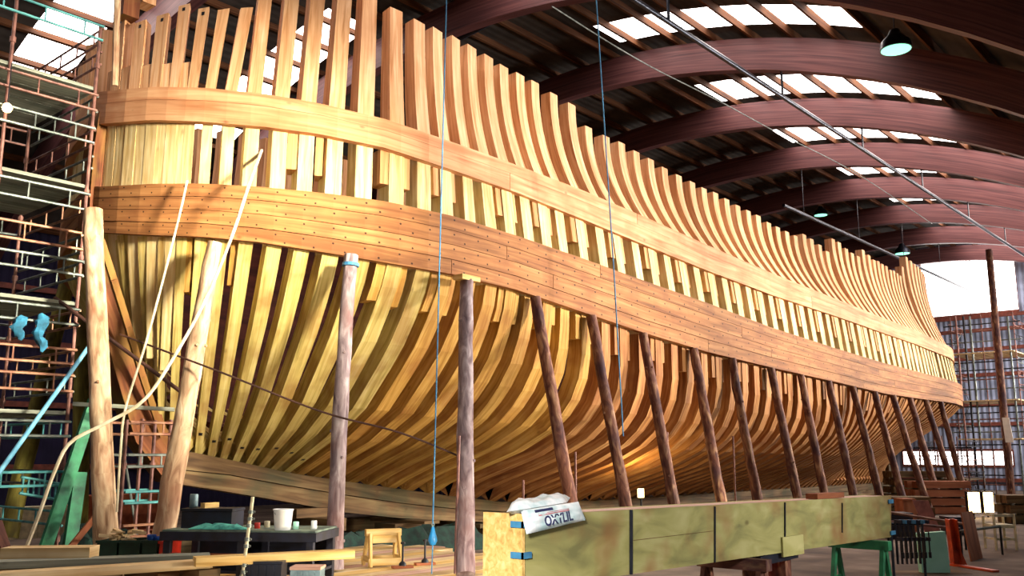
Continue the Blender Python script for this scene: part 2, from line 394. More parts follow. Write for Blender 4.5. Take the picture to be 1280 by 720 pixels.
# the frames' heels on the keel
keelX = [6.2, 6.25, 6.87, 7.03, 7.53, 7.96, 9.83, 12.68, 15.53, 19, 30, 38, 39.6]
keelZ = [5.6, 3.3, 2.09, 1.6, .42, .05, -.30, -.68, -1.02, -1.12, -1.12, -1.12, -1.10]
heel_i = [-5, -4, -3, -2, -1, 0, 3, 4, 5, 6, 7, 8, 9, 10, 11, 12, 13, 14]
heel_x = [6.85, 7.0, 7.2, 7.38, 7.55, 7.75, 8.45, 8.68, 8.92, 9.17, 9.42, 9.67, 9.95, 10.25, 10.62, 11.02, 11.46, 11.94]
def heel(t):
    if t <= 14: x = itp(t, heel_i, heel_x)
    else:
        x = wale_xy(t)[0]
        if x > 33: x = 33 + (x - 33) * 0.63
    return x, H + itp(x, keelX, keelZ)
hh = np.array([0, .06, .124, .2, .256, .344, .37, .45, .535, .65, .78, .9, 1.0])
wC = np.interp(hh, [0, .06, .124, .2, .256, .37, .45, .535, .65, .78, 1], [0, .10, .25, .45, .59, .79, .875, .935, .98, 1.0, 1])
wA = np.interp(hh, [0, .2, .344, .515, .646, .84, .93, 1], [0, .42, .63, .77, .865, .965, .99, 1])
wB = np.interp(hh, [0, .2, .344, .515, .646, .84, 1], [0, .26, .43, .60, .73, .89, 1])
wS = np.interp(hh, [0, .2, .344, .515, .646, .84, 1], [0, .11, .25, .46, .63, .88, 1])
def wprof(t):
    def l(a, b, f): return a * (1 - f) + b * f
    if t <= 2: return wB
    if t <= 11: return l(wB, wA, (t - 2) / 9)
    if t <= 17: return l(wA, wC, (t - 11) / 6)
    if t <= 36: return wC
    if t <= 58: return l(wC, wS, (t - 36) / 22)
    return wS
NL, NM, NT = len(hh), 4, 11
def station(t, ztop=None):
    """outer-face points of the hull at frame position t, from the keel up"""
    xw, yw = wale_xy(t); xk, zk = heel(t); zb = z_lb(t); zt = z_lt(t); ub = z_ub(t); ut = z_ut(t)
    w = wprof(t); P = []
    for h, ww in zip(hh, w): P.append((xk + (xw - xk) * ww, CLY + (yw - CLY) * ww, zk + h * (zb - zk)))
    P.append((xw, yw, zt)); yu = yw + dyu(t)
    P.append((xw, yw + dyu(t) * .7, ub)); P.append((xw, yu, ut)); d1 = dyt(t)
    zT = ztop if ztop is not None else ut + 2.3
    for k in range(1, NT + 1):
        s = k / NT; e = (1 - (1 - s) ** 2.1) * min(1, max(0, (t - 6) / 4)) + s * (1 - min(1, max(0, (t - 6) / 4)))
        P.append((xw, yu + (d1 - dyu(t)) * e, ut + (zT - ut) * s))
    return P
def mir(p): return (p[0], 2 * CLY - p[1], p[2])
ship = thing('ship_hull', 'large wooden ship hull in frame with curved ribs and broad planked wales', 'ship', (20.0, CLY, 0.0))
SIDED, N_LOW = 0.26, NL
def rib_rings(i, t, w=SIDED, lo=0, hi=None, ztop=None, out=0.0, cap_w=False):
    P = station(t, ztop); A = station(t - .4, ztop); B = station(t + .4, ztop)
    xw, yw = wale_xy(t); xk, _ = heel(t)
    h = Vector((xk - xw, CLY - yw, 0)); h = h.normalized() if h.length > .05 else Vector((0, 1, 0))
    rings = []; hi = len(P) if hi is None else hi
    for k in range(lo, hi):
        p = Vector(P[k]); S = Vector((B[k][0] - A[k][0], B[k][1] - A[k][1], 0))
        ww = min(w, .55 * S.length / .8) if S.length > .02 and cap_w else w
        S = S.normalized() if S.length > 1e-4 else Vector((1, 0, 0))
        T = Vector(P[min(k + 1, len(P) - 1)]) - Vector(P[max(k - 1, 0)])
        Tr, Tz = T.dot(h), T.z; n = Vector((h.x * Tz, h.y * Tz, -Tr)); n = n.normalized() if n.length > 1e-5 else h.copy()
        if n.dot(h) < 0 and n.z < 0: n = -n
        d = 0.32 if k < NL else (0.31 - 0.08 * (k - NL) / (NT + 2))
        a = p - S * (ww / 2) - n * out; b = p + S * (ww / 2) - n * out
        rings.append([a, b, b + n * d, a + n * d])
    return rings
frames = {}
def frame_index_list():
    return [k for k in range(-4, NF + 1)]
def low_mat(i): return MT['low_bow'] if i <= 9 else (MT['low_mid'] if i <= 17 else MT['low_aft'])  # tints follow the light along the hull; the bow yellow is real wood colour
for i in frame_index_list():
    wd = SIDED + rnd.uniform(-.012, .012)
    r = rib_rings(i, i, wd, 0, None, z_top(i), cap_w=True)
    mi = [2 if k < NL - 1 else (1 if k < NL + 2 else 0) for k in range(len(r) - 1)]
    m = MB(); m.strip(r, mi)
    r2 = [[Vector(mir(q)) for q in reversed(g)] for g in r]
    m.strip(r2, mi)
    frames[i] = m.build('frame', [MT['top'], MT['mid'], low_mat(i)], ship)
def bolt(i, f, z=None, nm='bolt_hole', sz=.04):
    P = station(i, z_top(i)); k = 1 if z is None else len(P) - 2
    p = Vector(P[k]) + (Vector(P[k + 1]) - Vector(P[k])) * f; A = station(i - .4, z_top(i)); B = station(i + .4, z_top(i))
    S = Vector((B[k][0] - A[k][0], B[k][1] - A[k][1], 0)).normalized(); T = (Vector(P[k + 1]) - Vector(P[k])).normalized(); n = S.cross(T).normalized()
    if n.y > 0: n = -n
    m = MB(); g = [p + S * a + T * b for a, b in ((-sz, -sz), (sz, -sz), (sz, sz), (-sz, sz))]; m.hexa([q - n * .01 for q in g] + [q + n * .004 for q in g]); m.build(nm, MT['black'], frames[i])
for i in range(0, 10): bolt(i, rnd.uniform(.2, .9), sz=.032)
for i in (-4, -3, -2, -1, 0): bolt(i, rnd.uniform(.1, .5), 1, sz=.026)
# filling timbers wedged between the bow frames
for t in (-4.5, -3.5, -2.5, -1.5, -0.5):
    xw, yw = wale_xy(t); zt = H + itp(t, [-4.5, 0], [.425, .468]) * yw * 1.02
    r = rib_rings(0, t, 0.24, 5, NL + 3, None); cap = [[q + Vector((0, 0, zt - z_ut(t))) for q in r[-1]]]
    m = MB(); m.strip(r + cap, [1] * (len(r) - 2) + [0, 0]); m.build('filling_timber', [MT['top'], MT['mid']], ship)
for t in (-4.75, -4.25, -3.75, -3.25):
    r = rib_rings(0, t, 0.16, 7, NL + 1, None, out=-.01); m = MB(); m.strip(r, 0); m.build('filling_timber', MT['low_bow'], ship)
# butt chocks: short doublings hanging below each wale, on every other frame
up_set = {5, 8, 10, 13} | set(range(15, 57, 2)); lo_set = {1, 2, 8, 10, 13} | set(range(15, 55, 2))
def level_pts(t, z0, z1):
    P = station(t); zs = [p[2] for p in P]
    return [tuple(np.interp(z, zs, [p[a] for p in P]) for a in (0, 1)) + (z,) for z in np.linspace(z0, z1, 4)]
def chock(i, side, z0, z1, w, name='chock', mat='chock', out=-0.02):
    P = level_pts(i, z0, z1); A = level_pts(i - .3, z0, z1); B = level_pts(i + .3, z0, z1); rings = []
    for p, a, b in zip(P, A, B):
        S = Vector((b[0] - a[0], b[1] - a[1], 0)).normalized(); n = Vector((-S.y, S.x, 0)); n = n if n.y > 0 else -n
        c0 = Vector(p) + S * (side * (SIDED / 2 + w / 2)) - n * out
        rings.append([c0 - S * w / 2, c0 + S * w / 2, c0 + S * w / 2 + n * .3, c0 - S * w / 2 + n * .3])
    m = MB(); m.strip(rings, 0); m.build(name, MT[mat], frames[i])
for i in sorted(up_set):
    zt, zb = z_ub(i) + .05, z_lt(i); g = zt - zb
    chock(i, -1, zb + g * rnd.uniform(.36, .44), zt, .14); chock(i, 1, zb + g * rnd.uniform(.30, .38), zt, .11, out=-.03)
for i in sorted(lo_set):
    zt = z_lb(i) + .05; L = rnd.uniform(.5, .62) if i > 3 else .75
    chock(i, -1, zt - L, zt, .15, mat='low_aft' if i > 17 else 'low_mid'); chock(i, 1, zt - L * rnd.uniform(.8, 1.15), zt, .11, mat='low_aft' if i > 17 else 'low_mid', out=-.03)
# wales: planks in strakes, butted end to end
tt_all = np.concatenate([[-5], np.arange(-4.5, NF - .25, .5), [NF]])
def strake(name, f0, f1, zlo, zhi, dyf, butts, mat, thick=.10, gap=.004):
    nper = 0
    for b0, b1 in zip(butts[:-1], butts[1:]):
        ts = [t for t in tt_all if b0 < t < b1]; ts = [b0 + (.01 if b0 > -5 else 0)] + ts + [b1 - (.01 if b1 < NF else 0)]
        for port in (False, True):
            if port and b0 != butts[0] and b0 > 6: continue
            rings = []; nails = []
            for t in ts:
                x, y = wale_xy(t); xa, ya = wale_xy(t - .4); xb, yb = wale_xy(t + .4)
                S = Vector((xb - xa, yb - ya, 0)).normalized(); n = Vector((-S.y, S.x, 0)); n = n if n.y > -1e-6 or t > 0 else -n
                if n.dot(Vector((0 if 6 < t < 50 else (1 if t <= 6 else -1), 1, 0))) < 0: n = -n
                lo, hi = zlo(t), zhi(t); z0 = lo + (hi - lo) * f0 + gap; z1 = lo + (hi - lo) * f1 - gap
                def P(z, o): return Vector((x, y + dyf(t, z), z)) - n * o
                ring = [P(z0, thick), P(z1, thick), P(z1, -.004), P(z0, -.004)]
                rings.append([Vector(mir(q)) for q in reversed(ring)] if port else ring); nails.append(t)
            m = MB(); m.strip(rings, 0, nails=nails); m.build(name, MT[mat], ship)
dl = lambda t, z: 0.0
du = lambda t, z: dyu(t)
for k in range(4):
    off = [0, 5, 2.5, 7.5][k]
    strake('lower_wale_plank', k / 4, (k + 1) / 4, z_lb, z_lt, dl, [-5] + [b + off for b in (10, 24, 39)] + [NF], 'wale_lo', thick=.12 if k else .11)
strake('upper_wale_plank', 0, .62, z_ub, z_ut, du, [-5, 13, 34, NF], 'wale_up', thick=.13)
strake('upper_wale_plank', .62, 1, z_ub, z_ut, du, [-5, 20, 44, NF], 'wale_up', thick=.12)
# inner planking on the far side, kept dark to deepen shade between frames
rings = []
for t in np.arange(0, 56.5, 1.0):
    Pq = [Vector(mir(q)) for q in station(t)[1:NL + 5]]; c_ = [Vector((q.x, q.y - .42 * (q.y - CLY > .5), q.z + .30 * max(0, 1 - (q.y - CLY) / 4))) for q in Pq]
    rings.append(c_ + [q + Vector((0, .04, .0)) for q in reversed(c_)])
m = MB(); m.strip(rings, 0); m.build('inner_shade_planking', MT['inner'], ship)
# keel, stem and sternpost
def slab_part(name, upper, lower, y0, y1, mat):
    m = MB(); rings = []
    for (xa, za), (xb, zb) in zip(upper, lower):
        rings.append([(xa, y0, za + H), (xb, y0, zb + H), (xb, y1, zb + H), (xa, y1, za + H)])
    m.strip(rings, 0); return m.build(name, MT[mat], ship)
up = [(7.96, .05), (8.8, -.1), (9.83, -.30), (11.2, -.49), (12.68, -.68), (14.1, -.86), (15.53, -1.02), (19, -1.12), (30, -1.12), (39.6, -1.12)]
lo = [(7.75, -.22), (8.7, -.32), (9.85, -.52), (11.2, -.73), (12.68, -.94), (14.1, -1.1), (15.5, -1.22), (19, -1.35), (30, -1.35), (39.6, -1.35)]
lo2 = [(7.6, -.42), (8.4, -.55), (9.85, -.80), (11.15, -1.04), (12.6, -1.22), (14.05, -1.35), (15.5, -1.45), (19, -1.58), (30, -1.58), (39.6, -1.58)]
slab_part('keel', up, lo, 13.80, 14.2, 'keel'); slab_part('false_keel', [(a, b - .01) for a, b in lo], lo2, 13.84, 14.16, 'keel')
slab_part('stem', [(6.30, 5.35), (6.25, 4.6), (6.27, 3.3), (6.87, 2.09), (7.03, 1.6), (7.53, .42), (7.96, .05)], [(6.08, 5.35), (6.03, 4.6), (6.05, 3.3), (6.40, 2.0), (6.62, 1.3), (7.05, .2), (7.6, -.42)], 13.82, 14.18, 'stem')
slab_part('sternpost', [(39.55, -1.12), (39.9, 1.0), (41.8, 1.9)], [(40.0, -1.12), (40.4, .9), (42.3, 1.8)], 13.82, 14.18, 'keel')
# the rust-streaked cant board that follows the foot of the bow
m = MB(); pts = [at(126, 300, Y=13.2), at(142, 350, Y=13.1), at(160, 408, Y=13.25), at(178, 470, Y=13.45), at(203, 545, Y=13.7)]
for p, q in zip(pts[:-1], pts[1:]): m.bar(p, q, .10, .05, up=(0, 1, 0))
m.build('bow_ribband', MT['stem'], ship)
# bower timbers standing above the bow (dark heads left of the first frame)
m = MB(); q = at(158, 24, Y=13.5); m.bar(q, q + V(0, 0, 1.5), .26, .3, up=(0, 1, 0)); m.build('knighthead', MT['stem'], ship)
m = MB(); q = at(181, 8, Y=13.6); m.bar(q, q + V(0, 0, 1.4), .22, .3, up=(0, 1, 0)); m.build('knighthead', MT['top'], ship)

# keel blocks under the ship
for n_, x in enumerate((10.5, 12.8, 15.2, 18, 21, 24, 28, 32, 36)):
    zt = H + itp(x, [a for a, b in lo2], [b for a, b in lo2]) - .01; m = MB(); z = 0; k = 0
    while z < zt - .02:
        h = min(.22, zt - z)
        if zt - z - h < .06: h = zt - z
        if k % 2 == 0: m.box((x - .2, 13.2, z), (x + .2, 14.8, z + h - .004))
        else: m.box((x - .5, 13.7, z), (x + .5, 14.3, z + h - .004))
        z += h; k += 1
    o = m.build('keel_block', MT['keel'], origin=(x, 14, 0))
    tag(o, ['stack of dark timber blocks under the keel'][0] + ', %s from the bow' % ['first', 'second', 'third', 'fourth', 'fifth', 'sixth', 'seventh', 'eighth', 'ninth'][n_], 'keel block', 'blocks under the keel')

# =================================================================== THE HALL
AY, AZ, AR = 15.286, -10.724 + H, 20.887
def arc_pt(Y, R): return AZ + math.sqrt(max(R * R - (Y - AY) ** 2, 0))
NEAR, FAR = 1.0, 33.4
floor = MB(); floor.quad([(-14, -14, 0), (60, -14, 0), (60, 40, 0), (-14, 40, 0)]); struct(floor.build('floor', MT['floor']))
arch_x = [15.04 + 5.2 * k for k in range(-4, 8)]
ys = list(np.linspace(NEAR, FAR, 40))
for k, x in enumerate(arch_x):
    m = MB(); rings = []
    for Y in ys:
        z0 = arc_pt(Y, AR); nrm = Vector((0, Y - AY, z0 - AZ)).normalized(); p = Vector((x, Y, z0)); q = p + nrm * .80
        rings.append([(x - .14, p.y, p.z), (x + .14, p.y, p.z), (x + .14, q.y, q.z), (x - .14, q.y, q.z)])
    m.strip(rings, 0); struct(m.build('roof_arch', MT['glulam']), 'curved laminated timber roof arch spanning the hall')
RP = AR + .80
pur = MB()
purlin_Y = list(np.arange(NEAR + .3, 33.0, 1.04))
for n_, Y in enumerate(purlin_Y):
    z = arc_pt(Y, RP); nrm = Vector((0, Y - AY, z - AZ)).normalized(); m = MB()
    p = Vector((-6.5, Y, z)) + nrm * .085; q = Vector((52.0, Y, z)) + nrm * .085
    m.bar(p, q, .08, .16, up=nrm); struct(m.build('roof_purlin', MT['purlin']), 'timber purlin running along the hall under the roof sheets')
# roof sheeting with translucent strips in every bay
RR = RP + .18
strips = []
for x in arch_x[:-1]:
    near_y = 6.5 if x < 24 else 5.4
    strips.append((x + 3.35, x + (4.6 if x < 16 else 5.06), near_y, 13.2))
    if x < 14: strips.append((x + 3.35, x + 4.75, 17.6, 24.0))
cuts = sorted(set([-6.5, 52.0] + [a for s in strips for a in s[:2]])); ycuts = sorted(set(list(np.linspace(NEAR - .4, FAR + .6, 30)) + [5.4, 6.5, 13.2, 17.6, 24.0]))
m = MB(); sk = {}
for xa, xb in zip(cuts[:-1], cuts[1:]):
    for ya, yb in zip(ycuts[:-1], ycuts[1:]):
        pts = [(xa, ya, arc_pt(ya, RR)), (xb, ya, arc_pt(ya, RR)), (xb, yb, arc_pt(yb, RR)), (xa, yb, arc_pt(yb, RR))]
        hit = [j for j, s in enumerate(strips) if s[0] - 1e-6 <= xa and xb <= s[1] + 1e-6 and s[2] - 1e-6 <= ya and yb <= s[3] + 1e-6]
        if hit: sk.setdefault(hit[0], MB()).quad(pts)
        else: m.quad(pts)
struct(m.build('ceiling', MT['roof']))
for j, mm in sk.items(): struct(mm.build('window_%d' % (j + 1), MT['sky_panel']), 'translucent rooflight strip between two roof arches')
# far side wall
wf = MB(); YF = 28.5; zt = arc_pt(YF, RR)
wf.quad([(-6.5, YF, 0), (52, YF, 0), (52, YF, zt), (-6.5, YF, zt)]); struct(wf.build('wall_far', MT['wall']))
m = MB(); 
for z in (1.4, 3.2, 5.0, 6.6): m.bar((-6.5, YF - .08, z), (52, YF - .08, z), .12, .16)
struct(m.build('trim_1', MT['girt']), 'horizontal rails on the far side wall')
# gable wall at the far end, with its windows
XG = 52.0; m = MB()
def gp(px, py): return at(px, py, X=XG)
wins = {'big': (gp(1150, 322), gp(1274, 388)), 'low': (gp(1128, 563), gp(1268, 583))}
rects = []
for k_, (p, q) in wins.items(): rects.append((min(p.y, q.y), max(p.y, q.y), min(p.z, q.z), max(p.z, q.z)))
yb_ = sorted(set([NEAR - 6, FAR] + [r[0] for r in rects] + [r[1] for r in rects] + list(np.linspace(NEAR, FAR, 24)))); zb_ = sorted(set([0, 13.5] + [r[2] for r in rects] + [r[3] for r in rects]))
for ya, yb in zip(yb_[:-1], yb_[1:]):
    for za, zb in zip(zb_[:-1], zb_[1:]):
        if any(r[0] - 1e-6 <= ya and yb <= r[1] + 1e-6 and r[2] - 1e-6 <= za and zb <= r[3] + 1e-6 for r in rects): continue
        m.quad([(XG, ya, za), (XG, yb, za), (XG, yb, zb), (XG, ya, zb)])
struct(m.build('wall_end', MT['wall_end']))
for n_, r in enumerate(rects):
    m = MB(); m.quad([(XG + .05, r[0], r[2]), (XG + .05, r[1], r[2]), (XG + .05, r[1], r[3]), (XG + .05, r[0], r[3])]); w = struct(m.build('window_%d' % (40 + n_), MT['window']))
    f = MB(); nm = max(1, int((r[1] - r[0]) / (2.2 if n_ == 0 else .9)))
    for k in range(nm + 1):
        y = r[0] + (r[1] - r[0]) * k / nm; f.bar((XG - .02, y, r[2]), (XG - .02, y, r[3]), .07 if n_ else .03, .07)
    for z in (r[2], r[3]): f.bar((XG - .02, r[0], z), (XG - .02, r[1], z), .12, .12)
    f.build('window_frame', MT['girt'], w)
m = MB()
for py in (395, 412, 436, 447, 468, 505, 530, 600): 
    z = gp(1240, py).z; m.bar((XG - .1, NEAR - 5, z), (XG - .1, 30, z), .14, .18)
struct(m.build('trim_2', MT['girt']), 'rusty horizontal rails across the end wall')

# =================================================================== THE YARD
def log(name, label, p, q, r0, r1, mat, group=None, wob=.10, cat='prop', bend=.03, foot=None):
    p = Vector(p); q = Vector(q); n = 12; d = q - p; sd = d.cross(V(0, 0, 1)).normalized() if abs(d.normalized().z) < .999 else V(1, 0, 0)
    a, b = rnd.uniform(-bend, bend), rnd.uniform(-bend, bend); pts = []; rr = []
    for k in range(n + 1):
        f = k / n; s_ = math.sin(math.pi * f) * d.length * .35
        pts.append(p + d * f + sd * (a * s_) + V(0, 1, 0) * (b * s_ * .3) + V(rnd.uniform(-.008, .008), rnd.uniform(-.008, .008), 0))
        rr.append((r0 + (r1 - r0) * f) * rnd.uniform(.94, 1.07))
    m = MB(); m.tube(pts, rr, 11, wob=wob * .5)
    for _ in range(5):                                   # knots
        k = rnd.randint(1, n - 1); t = rnd.uniform(0, 6.28); o = V(math.cos(t), math.sin(t), 0); m.tube([pts[k] + o * rr[k] * .7, pts[k] + o * rr[k] * 1.18], [.03, .018], 6)
    o = m.build(name, MT[mat], origin=p, smooth=True); return tag(o, label, cat, group)

# raking shores under the lower wale, all along the near side
P = [((672,375),(715,628)),((742,395),(783,632)),((806,412),(843,626)),((870,435),(902,622)),((917,448),(947,617)),((966,460),(997,615)),((1003,470),(1030,612)),((1038,480),(1062,600)),((1068,488),(1098,615)),((1095,490),(1125,610)),((1118,495),(1158,625)),((1140,503),(1178,640)),((1160,510),(1205,650)),((1178,508),(1215,655))]
ordn = ['first', 'second', 'third', 'fourth', 'fifth', 'sixth', 'seventh', 'eighth', 'ninth', 'tenth', 'eleventh', 'twelfth', 'thirteenth', 'last']
for k, (a, b) in enumerate(P):
    A = at(*a, Y=9.84); B = at(*b, X=A.x); s_ = A.z / (A.z - B.z); base = A + (B - A) * s_
    A.z = z_lb(itp(A.x, PX, idx)) - .02; A.y = 9.89
    log('raking_shore', 'barked log shore leaning under the lower wale, %s from the left behind the formwork beam' % ordn[k] if k < 10 else 'thin log shore propping the far end of the ship, %s in the row' % ordn[k], base, A, .115, .09, 'log', 'log shores along the hull side')
def lean(px0, py0, px1, py1, Y0, z1): return at(px0, py0, Y=Y0), at(px1, py1, z=z1)
log('raking_shore', 'grey upright log prop with a blue strap near the top', at(417, 712, z=.32), at(439, 319, Y=10.0), .115, .095, 'log_grey', None)
m = MB(); a, b = at(438.5, 329, Y=9.98), at(438.2, 333, Y=9.98); m.tube([a, b], .118, 14); o = m.build('blue_strap', MT['rope_b'], origin=a); tag(o, 'blue rope lashing round the top of the grey log prop', 'rope')
log('raking_shore', 'straight pinkish log prop with a pale wedge on top beside the blue rope', at(582, 719, z=.32), at(583, 352, Y=9.72), .12, .105, 'log_grey', None, bend=.005)
m = MB(); a = at(583.5, 349, Y=9.72); m.box((a.x - .2, a.y - .1, a.z - .03), (a.x + .2, a.y + .1, a.z + .05)); tag(m.build('wedge_block', MT['horse'], origin=a, bevel=.008), 'pale wood wedge between log prop and lower wale', 'wedge')
log('raking_shore', 'thick pale peeled log post in front of the bow beside the scaffold', at(134, 711, z=.02 + .28), at(116, 262, Y=12.6), .15, .13, 'log_pale', None, bend=.02)
log('raking_shore', 'brown log prop leaning left under the bow end of the lower wale', at(197, 712, z=.3), at(268, 303, Y=11.35), .15, .10, 'log_pale', None, bend=.02)
log('mossy_post', 'leaning moss-green log behind the left scaffold', at(10, 672, Y=17.6), at(88, 340, Y=17.6), .16, .14, 'log_moss', None, cat='post')
log('mossy_post', 'upright yellow-green log post behind the scaffold close to the bow', V(at(101, 640, Y=18.6).x, 18.6, 0), at(106, 265, Y=18.6), .17, .15, 'log_moss', None, cat='post')

# timber staging at the foot of the near props
def plank(p, q, w, t, mat, name='plank'):
    m = MB(); m.bar(p, q, w, t); return m.build(name, MT[mat], origin=(Vector(p) + Vector(q)) / 2, bevel=.006)
st = thing('timber_staging', 'low staging of pale planks under the sawhorse and log props', 'staging', (8.6, 10.0, 0))
y = 7.3; k = 0
while y < 12.0:
    wd = rnd.uniform(.24, .30); x0 = 3.5 + rnd.uniform(0, .2); x1 = 11.2 + rnd.uniform(-.5, .35) - max(0, y - 9) * .3
    m = MB(); m.bar((x0, y + wd / 2, .272 + rnd.uniform(-.004, .004)), (x1, y + wd / 2, .272), wd, .05)
    m.build('plank', MT[['plank', 'plank_pink', 'plank', 'horse'][k % 4]], st, bevel=.005); y += wd + .012; k += 1
for x in (4.1, 6.0, 8.0, 9.9):
    m = MB(); m.bar((x, 7.3, .122), (x, 12.0, .122), .2, .244); m.build('bearer', MT['keel'], st)
# long planks lying at the lower left
for (a, b, z, wd, th, mat, lab) in (((-20, 706), (262, 696), .66, .26, .07, 'plank_grey', 'dark weathered plank lying behind the pale one at the lower left'), ((-20, 722), (262, 704), .64, .22, .08, 'plank', 'long pale plank across the lower left corner'), ((8, 691), (118, 690), .74, .3, .12, 'plank', 'short thick pale plank left of the dark green crates'), ((243, 702), (440, 692), .68, .2, .09, 'horse', 'yellow plank lying beside the grey log prop')):
    p = at(*a, z=z); q = at(*b, z=z); q = p + V(1, -.03, 0) * (q - p).length * .98 if False else q
    tag(plank(p, q, wd, th, mat, 'loose_plank'), lab, 'plank')
m = MB(); 
for x, px in enumerate((20, 70, 120, 190, 240)):
    p = at(px, 708, z=.60); m = MB(); m.box((p.x - .12, p.y - .35, .303), (p.x + .12, p.y + .35, .595)); tag(m.build('support_block', MT['keel'], origin=(p.x, p.y, .303)), 'dark timber block under the long planks, %s from the left' % ordn[x], 'block', 'blocks under the long planks')
m = MB(); p = at(18, 730, fw=10.2); q = at(-6, 655, fw=10.4); m.bar(p, q, .13, .10, up=(1, 0, 0)); tag(m.build('leaning_post', MT['log'], origin=p), 'brown squared post leaning at the bottom left corner', 'post')

# crates in a row, with offcuts on top
cr0 = at(128, 698, fw=11.4); ca = V(sY, -cY, 0); cb = V(cY, sY, 0)       # row runs square to the view of a person standing there
tb = thing('crate_bench', 'low dark trestle bench carrying the row of crates', 'bench', cr0 + V(0, 0, -cr0.z))
m = MB(); m.bar(cr0 - ca * .18 - V(0, 0, .03), cr0 + ca * .98 - V(0, 0, .03), .42, .05); m.build('bench_top', MT['black'], tb)
for e in (-.1, .85):
    for d in (-.15, .15): m = MB(); q = cr0 + ca * e + cb * d; m.bar((q.x, q.y, .302), (q.x, q.y, cr0.z - .055), .06, .06); m.build('leg', MT['black'], tb)
def crate(name, c, w, d, h, mat, lab, group=None):
    t = thing(name, lab, 'crate', c, group); T = .012
    def slab(a0, a1, b0, b1, z0, z1, nm):
        m = MB(); p = [c + ca * a + cb * b for a, b in ((a0, b0), (a1, b0), (a1, b1), (a0, b1))]
        m.hexa([q + V(0, 0, z0) for q in p] + [q + V(0, 0, z1) for q in p]); m.build(nm, MT[mat], t)
    slab(0, w, -d / 2, d / 2, 0, T, 'base')
    slab(0, w, -d / 2, -d / 2 + T, T, h, 'side_panel'); slab(0, w, d / 2 - T, d / 2, T, h, 'side_panel')
    slab(0, T, -d / 2 + T, d / 2 - T, T, h, 'end_panel'); slab(w - T, w, -d / 2 + T, d / 2 - T, T, h, 'end_panel')
    m = MB(); zz = h + .012
    for a0, b0, a1, b1 in ((-.012, -d / 2 - .01, w + .012, -d / 2 - .01), (-.012, d / 2 + .01, w + .012, d / 2 + .01)):
        m.bar(c + ca * a0 + cb * b0 + V(0, 0, h - .01), c + ca * a1 + cb * b1 + V(0, 0, h - .01), .018, .03)
    m.build('rim', MT[mat], t); return t
crate('crate', cr0, .235, .36, .22, 'darkgreen', 'dark green plastic crate, leftmost of the row, heaped with wood offcuts')
crate('crate', cr0 + ca * .262, .245, .36, .22, 'darkgreen', 'dark green plastic crate, middle of the three, under wood offcuts')
crate('crate', cr0 + ca * .535, .17, .36, .22, 'darkgreen', 'dark green plastic crate next to the red one with blue things on top')
crate('crate', cr0 + ca * .733, .14, .34, .21, 'red', 'small bright red plastic crate at the end of the row')
for k in range(22):
    a = rnd.uniform(-.02, .46); b = rnd.uniform(-.13, .13); lay = k // 8
    # offcuts fill the crates to the brim and heap above it
    z = cr0.z + .19 + lay * .045; c = cr0 + ca * a + cb * b; c.z = z + .03
    ang = rnd.uniform(0, 3.14); L = rnd.uniform(.07, .15) * (1 if lay else .7); d = V(math.cos(ang), math.sin(ang), rnd.uniform(-.15, .25)) * L
    m = MB(); m.bar(c - d / 1.6, c + d / 1.6, rnd.uniform(.03, .06), rnd.uniform(.015, .035)); tag(m.build('wood_offcut', MT['plank'], origin=c), 'pale wood offcut in the heap on the dark green crates', 'offcut', 'offcuts on the crates')
for k, (a, mat, lab) in enumerate(((.57, 'blue', 'blue plastic pot on the third green crate'), (.66, 'blue', 'smaller blue pot beside the red crate'))):
    c = cr0 + ca * a; c.z = cr0.z + .16; m = MB(); m.lathe(c, [(.035, 0), (.05, .02), (.055, .11 - .02 * k), (.05, .115 - .02 * k), (.045, .06), (.0, .05)], 16); tag(m.build('plastic_pot', MT[mat], origin=c, smooth=True), lab, 'pot')

# workbench under the bow, with a white bucket
bz = .90; b0 = at(203, 662, z=bz); b1 = at(394, 664, z=bz); bd = (b1 - b0); bd.z = 0; bl = bd.length; bd.normalize(); bn = V(-bd.y, bd.x, 0)
wb = thing('workbench', 'dark workbench with a cluttered top under the bow', 'workbench', V(b0.x, b0.y, 0))
def bslab(par, a0, a1, n0, n1, z0, z1, nm, mat, bev=.0):
    m = MB(); p = [V(b0.x, b0.y, 0) + bd * a + bn * n for a, n in ((a0, n0), (a1, n0), (a1, n1), (a0, n1))]; m.hexa([q + V(0, 0, z0) for q in p] + [q + V(0, 0, z1) for q in p]); return m.build(nm, MT[mat], par, bevel=bev)
bslab(wb, 0, bl, 0, .8, bz - .02, bz, 'bench_top', 'benchtop'); bslab(wb, -.02, bl + .02, -.02, .82, bz - .12, bz - .022, 'top_rail', 'bench')
bslab(wb, .02, bl - .02, .78, .8, .32, bz - .13, 'back_panel', 'bench'); bslab(wb, .02, bl - .02, .03, .7, .42, .45, 'shelf', 'bench'); bslab(wb, 0, bl, 0, .03, bz - .30, bz - .26, 'front_rail', 'ply')
for a in (.02, bl * .5, bl - .1):
    for n in (0, .72): bslab(wb, a, a + .08, n, n + .07, .302, bz - .125, 'leg', 'bench')
def onb(a, n, z=0): q = V(b0.x, b0.y, 0) + bd * a + bn * n; q.z = bz + z; return q
f_ = (349 - 203) / (394 - 203)
c = onb(bl * f_, .12); bk = thing('bucket', 'white plastic bucket on the workbench under the bow', 'bucket', c)
m = MB(); m.lathe(c, [(.085, 0), (.092, .01), (.11, .22), (.118, .222), (.118, .236), (.108, .236), (.088, .012), (0, .012)], 28); m.build('body', MT['white'], bk, smooth=True)
m = MB(); m.tube([c + V(.115 * math.cos(t), .115 * math.sin(t) * .5 , .20 - .06 * math.sin(t)) - V(0, .062, 0) * math.sin(t) for t in np.linspace(0, math.pi, 12)], .003, 6); m.build('handle', MT['rail_gr'], bk)
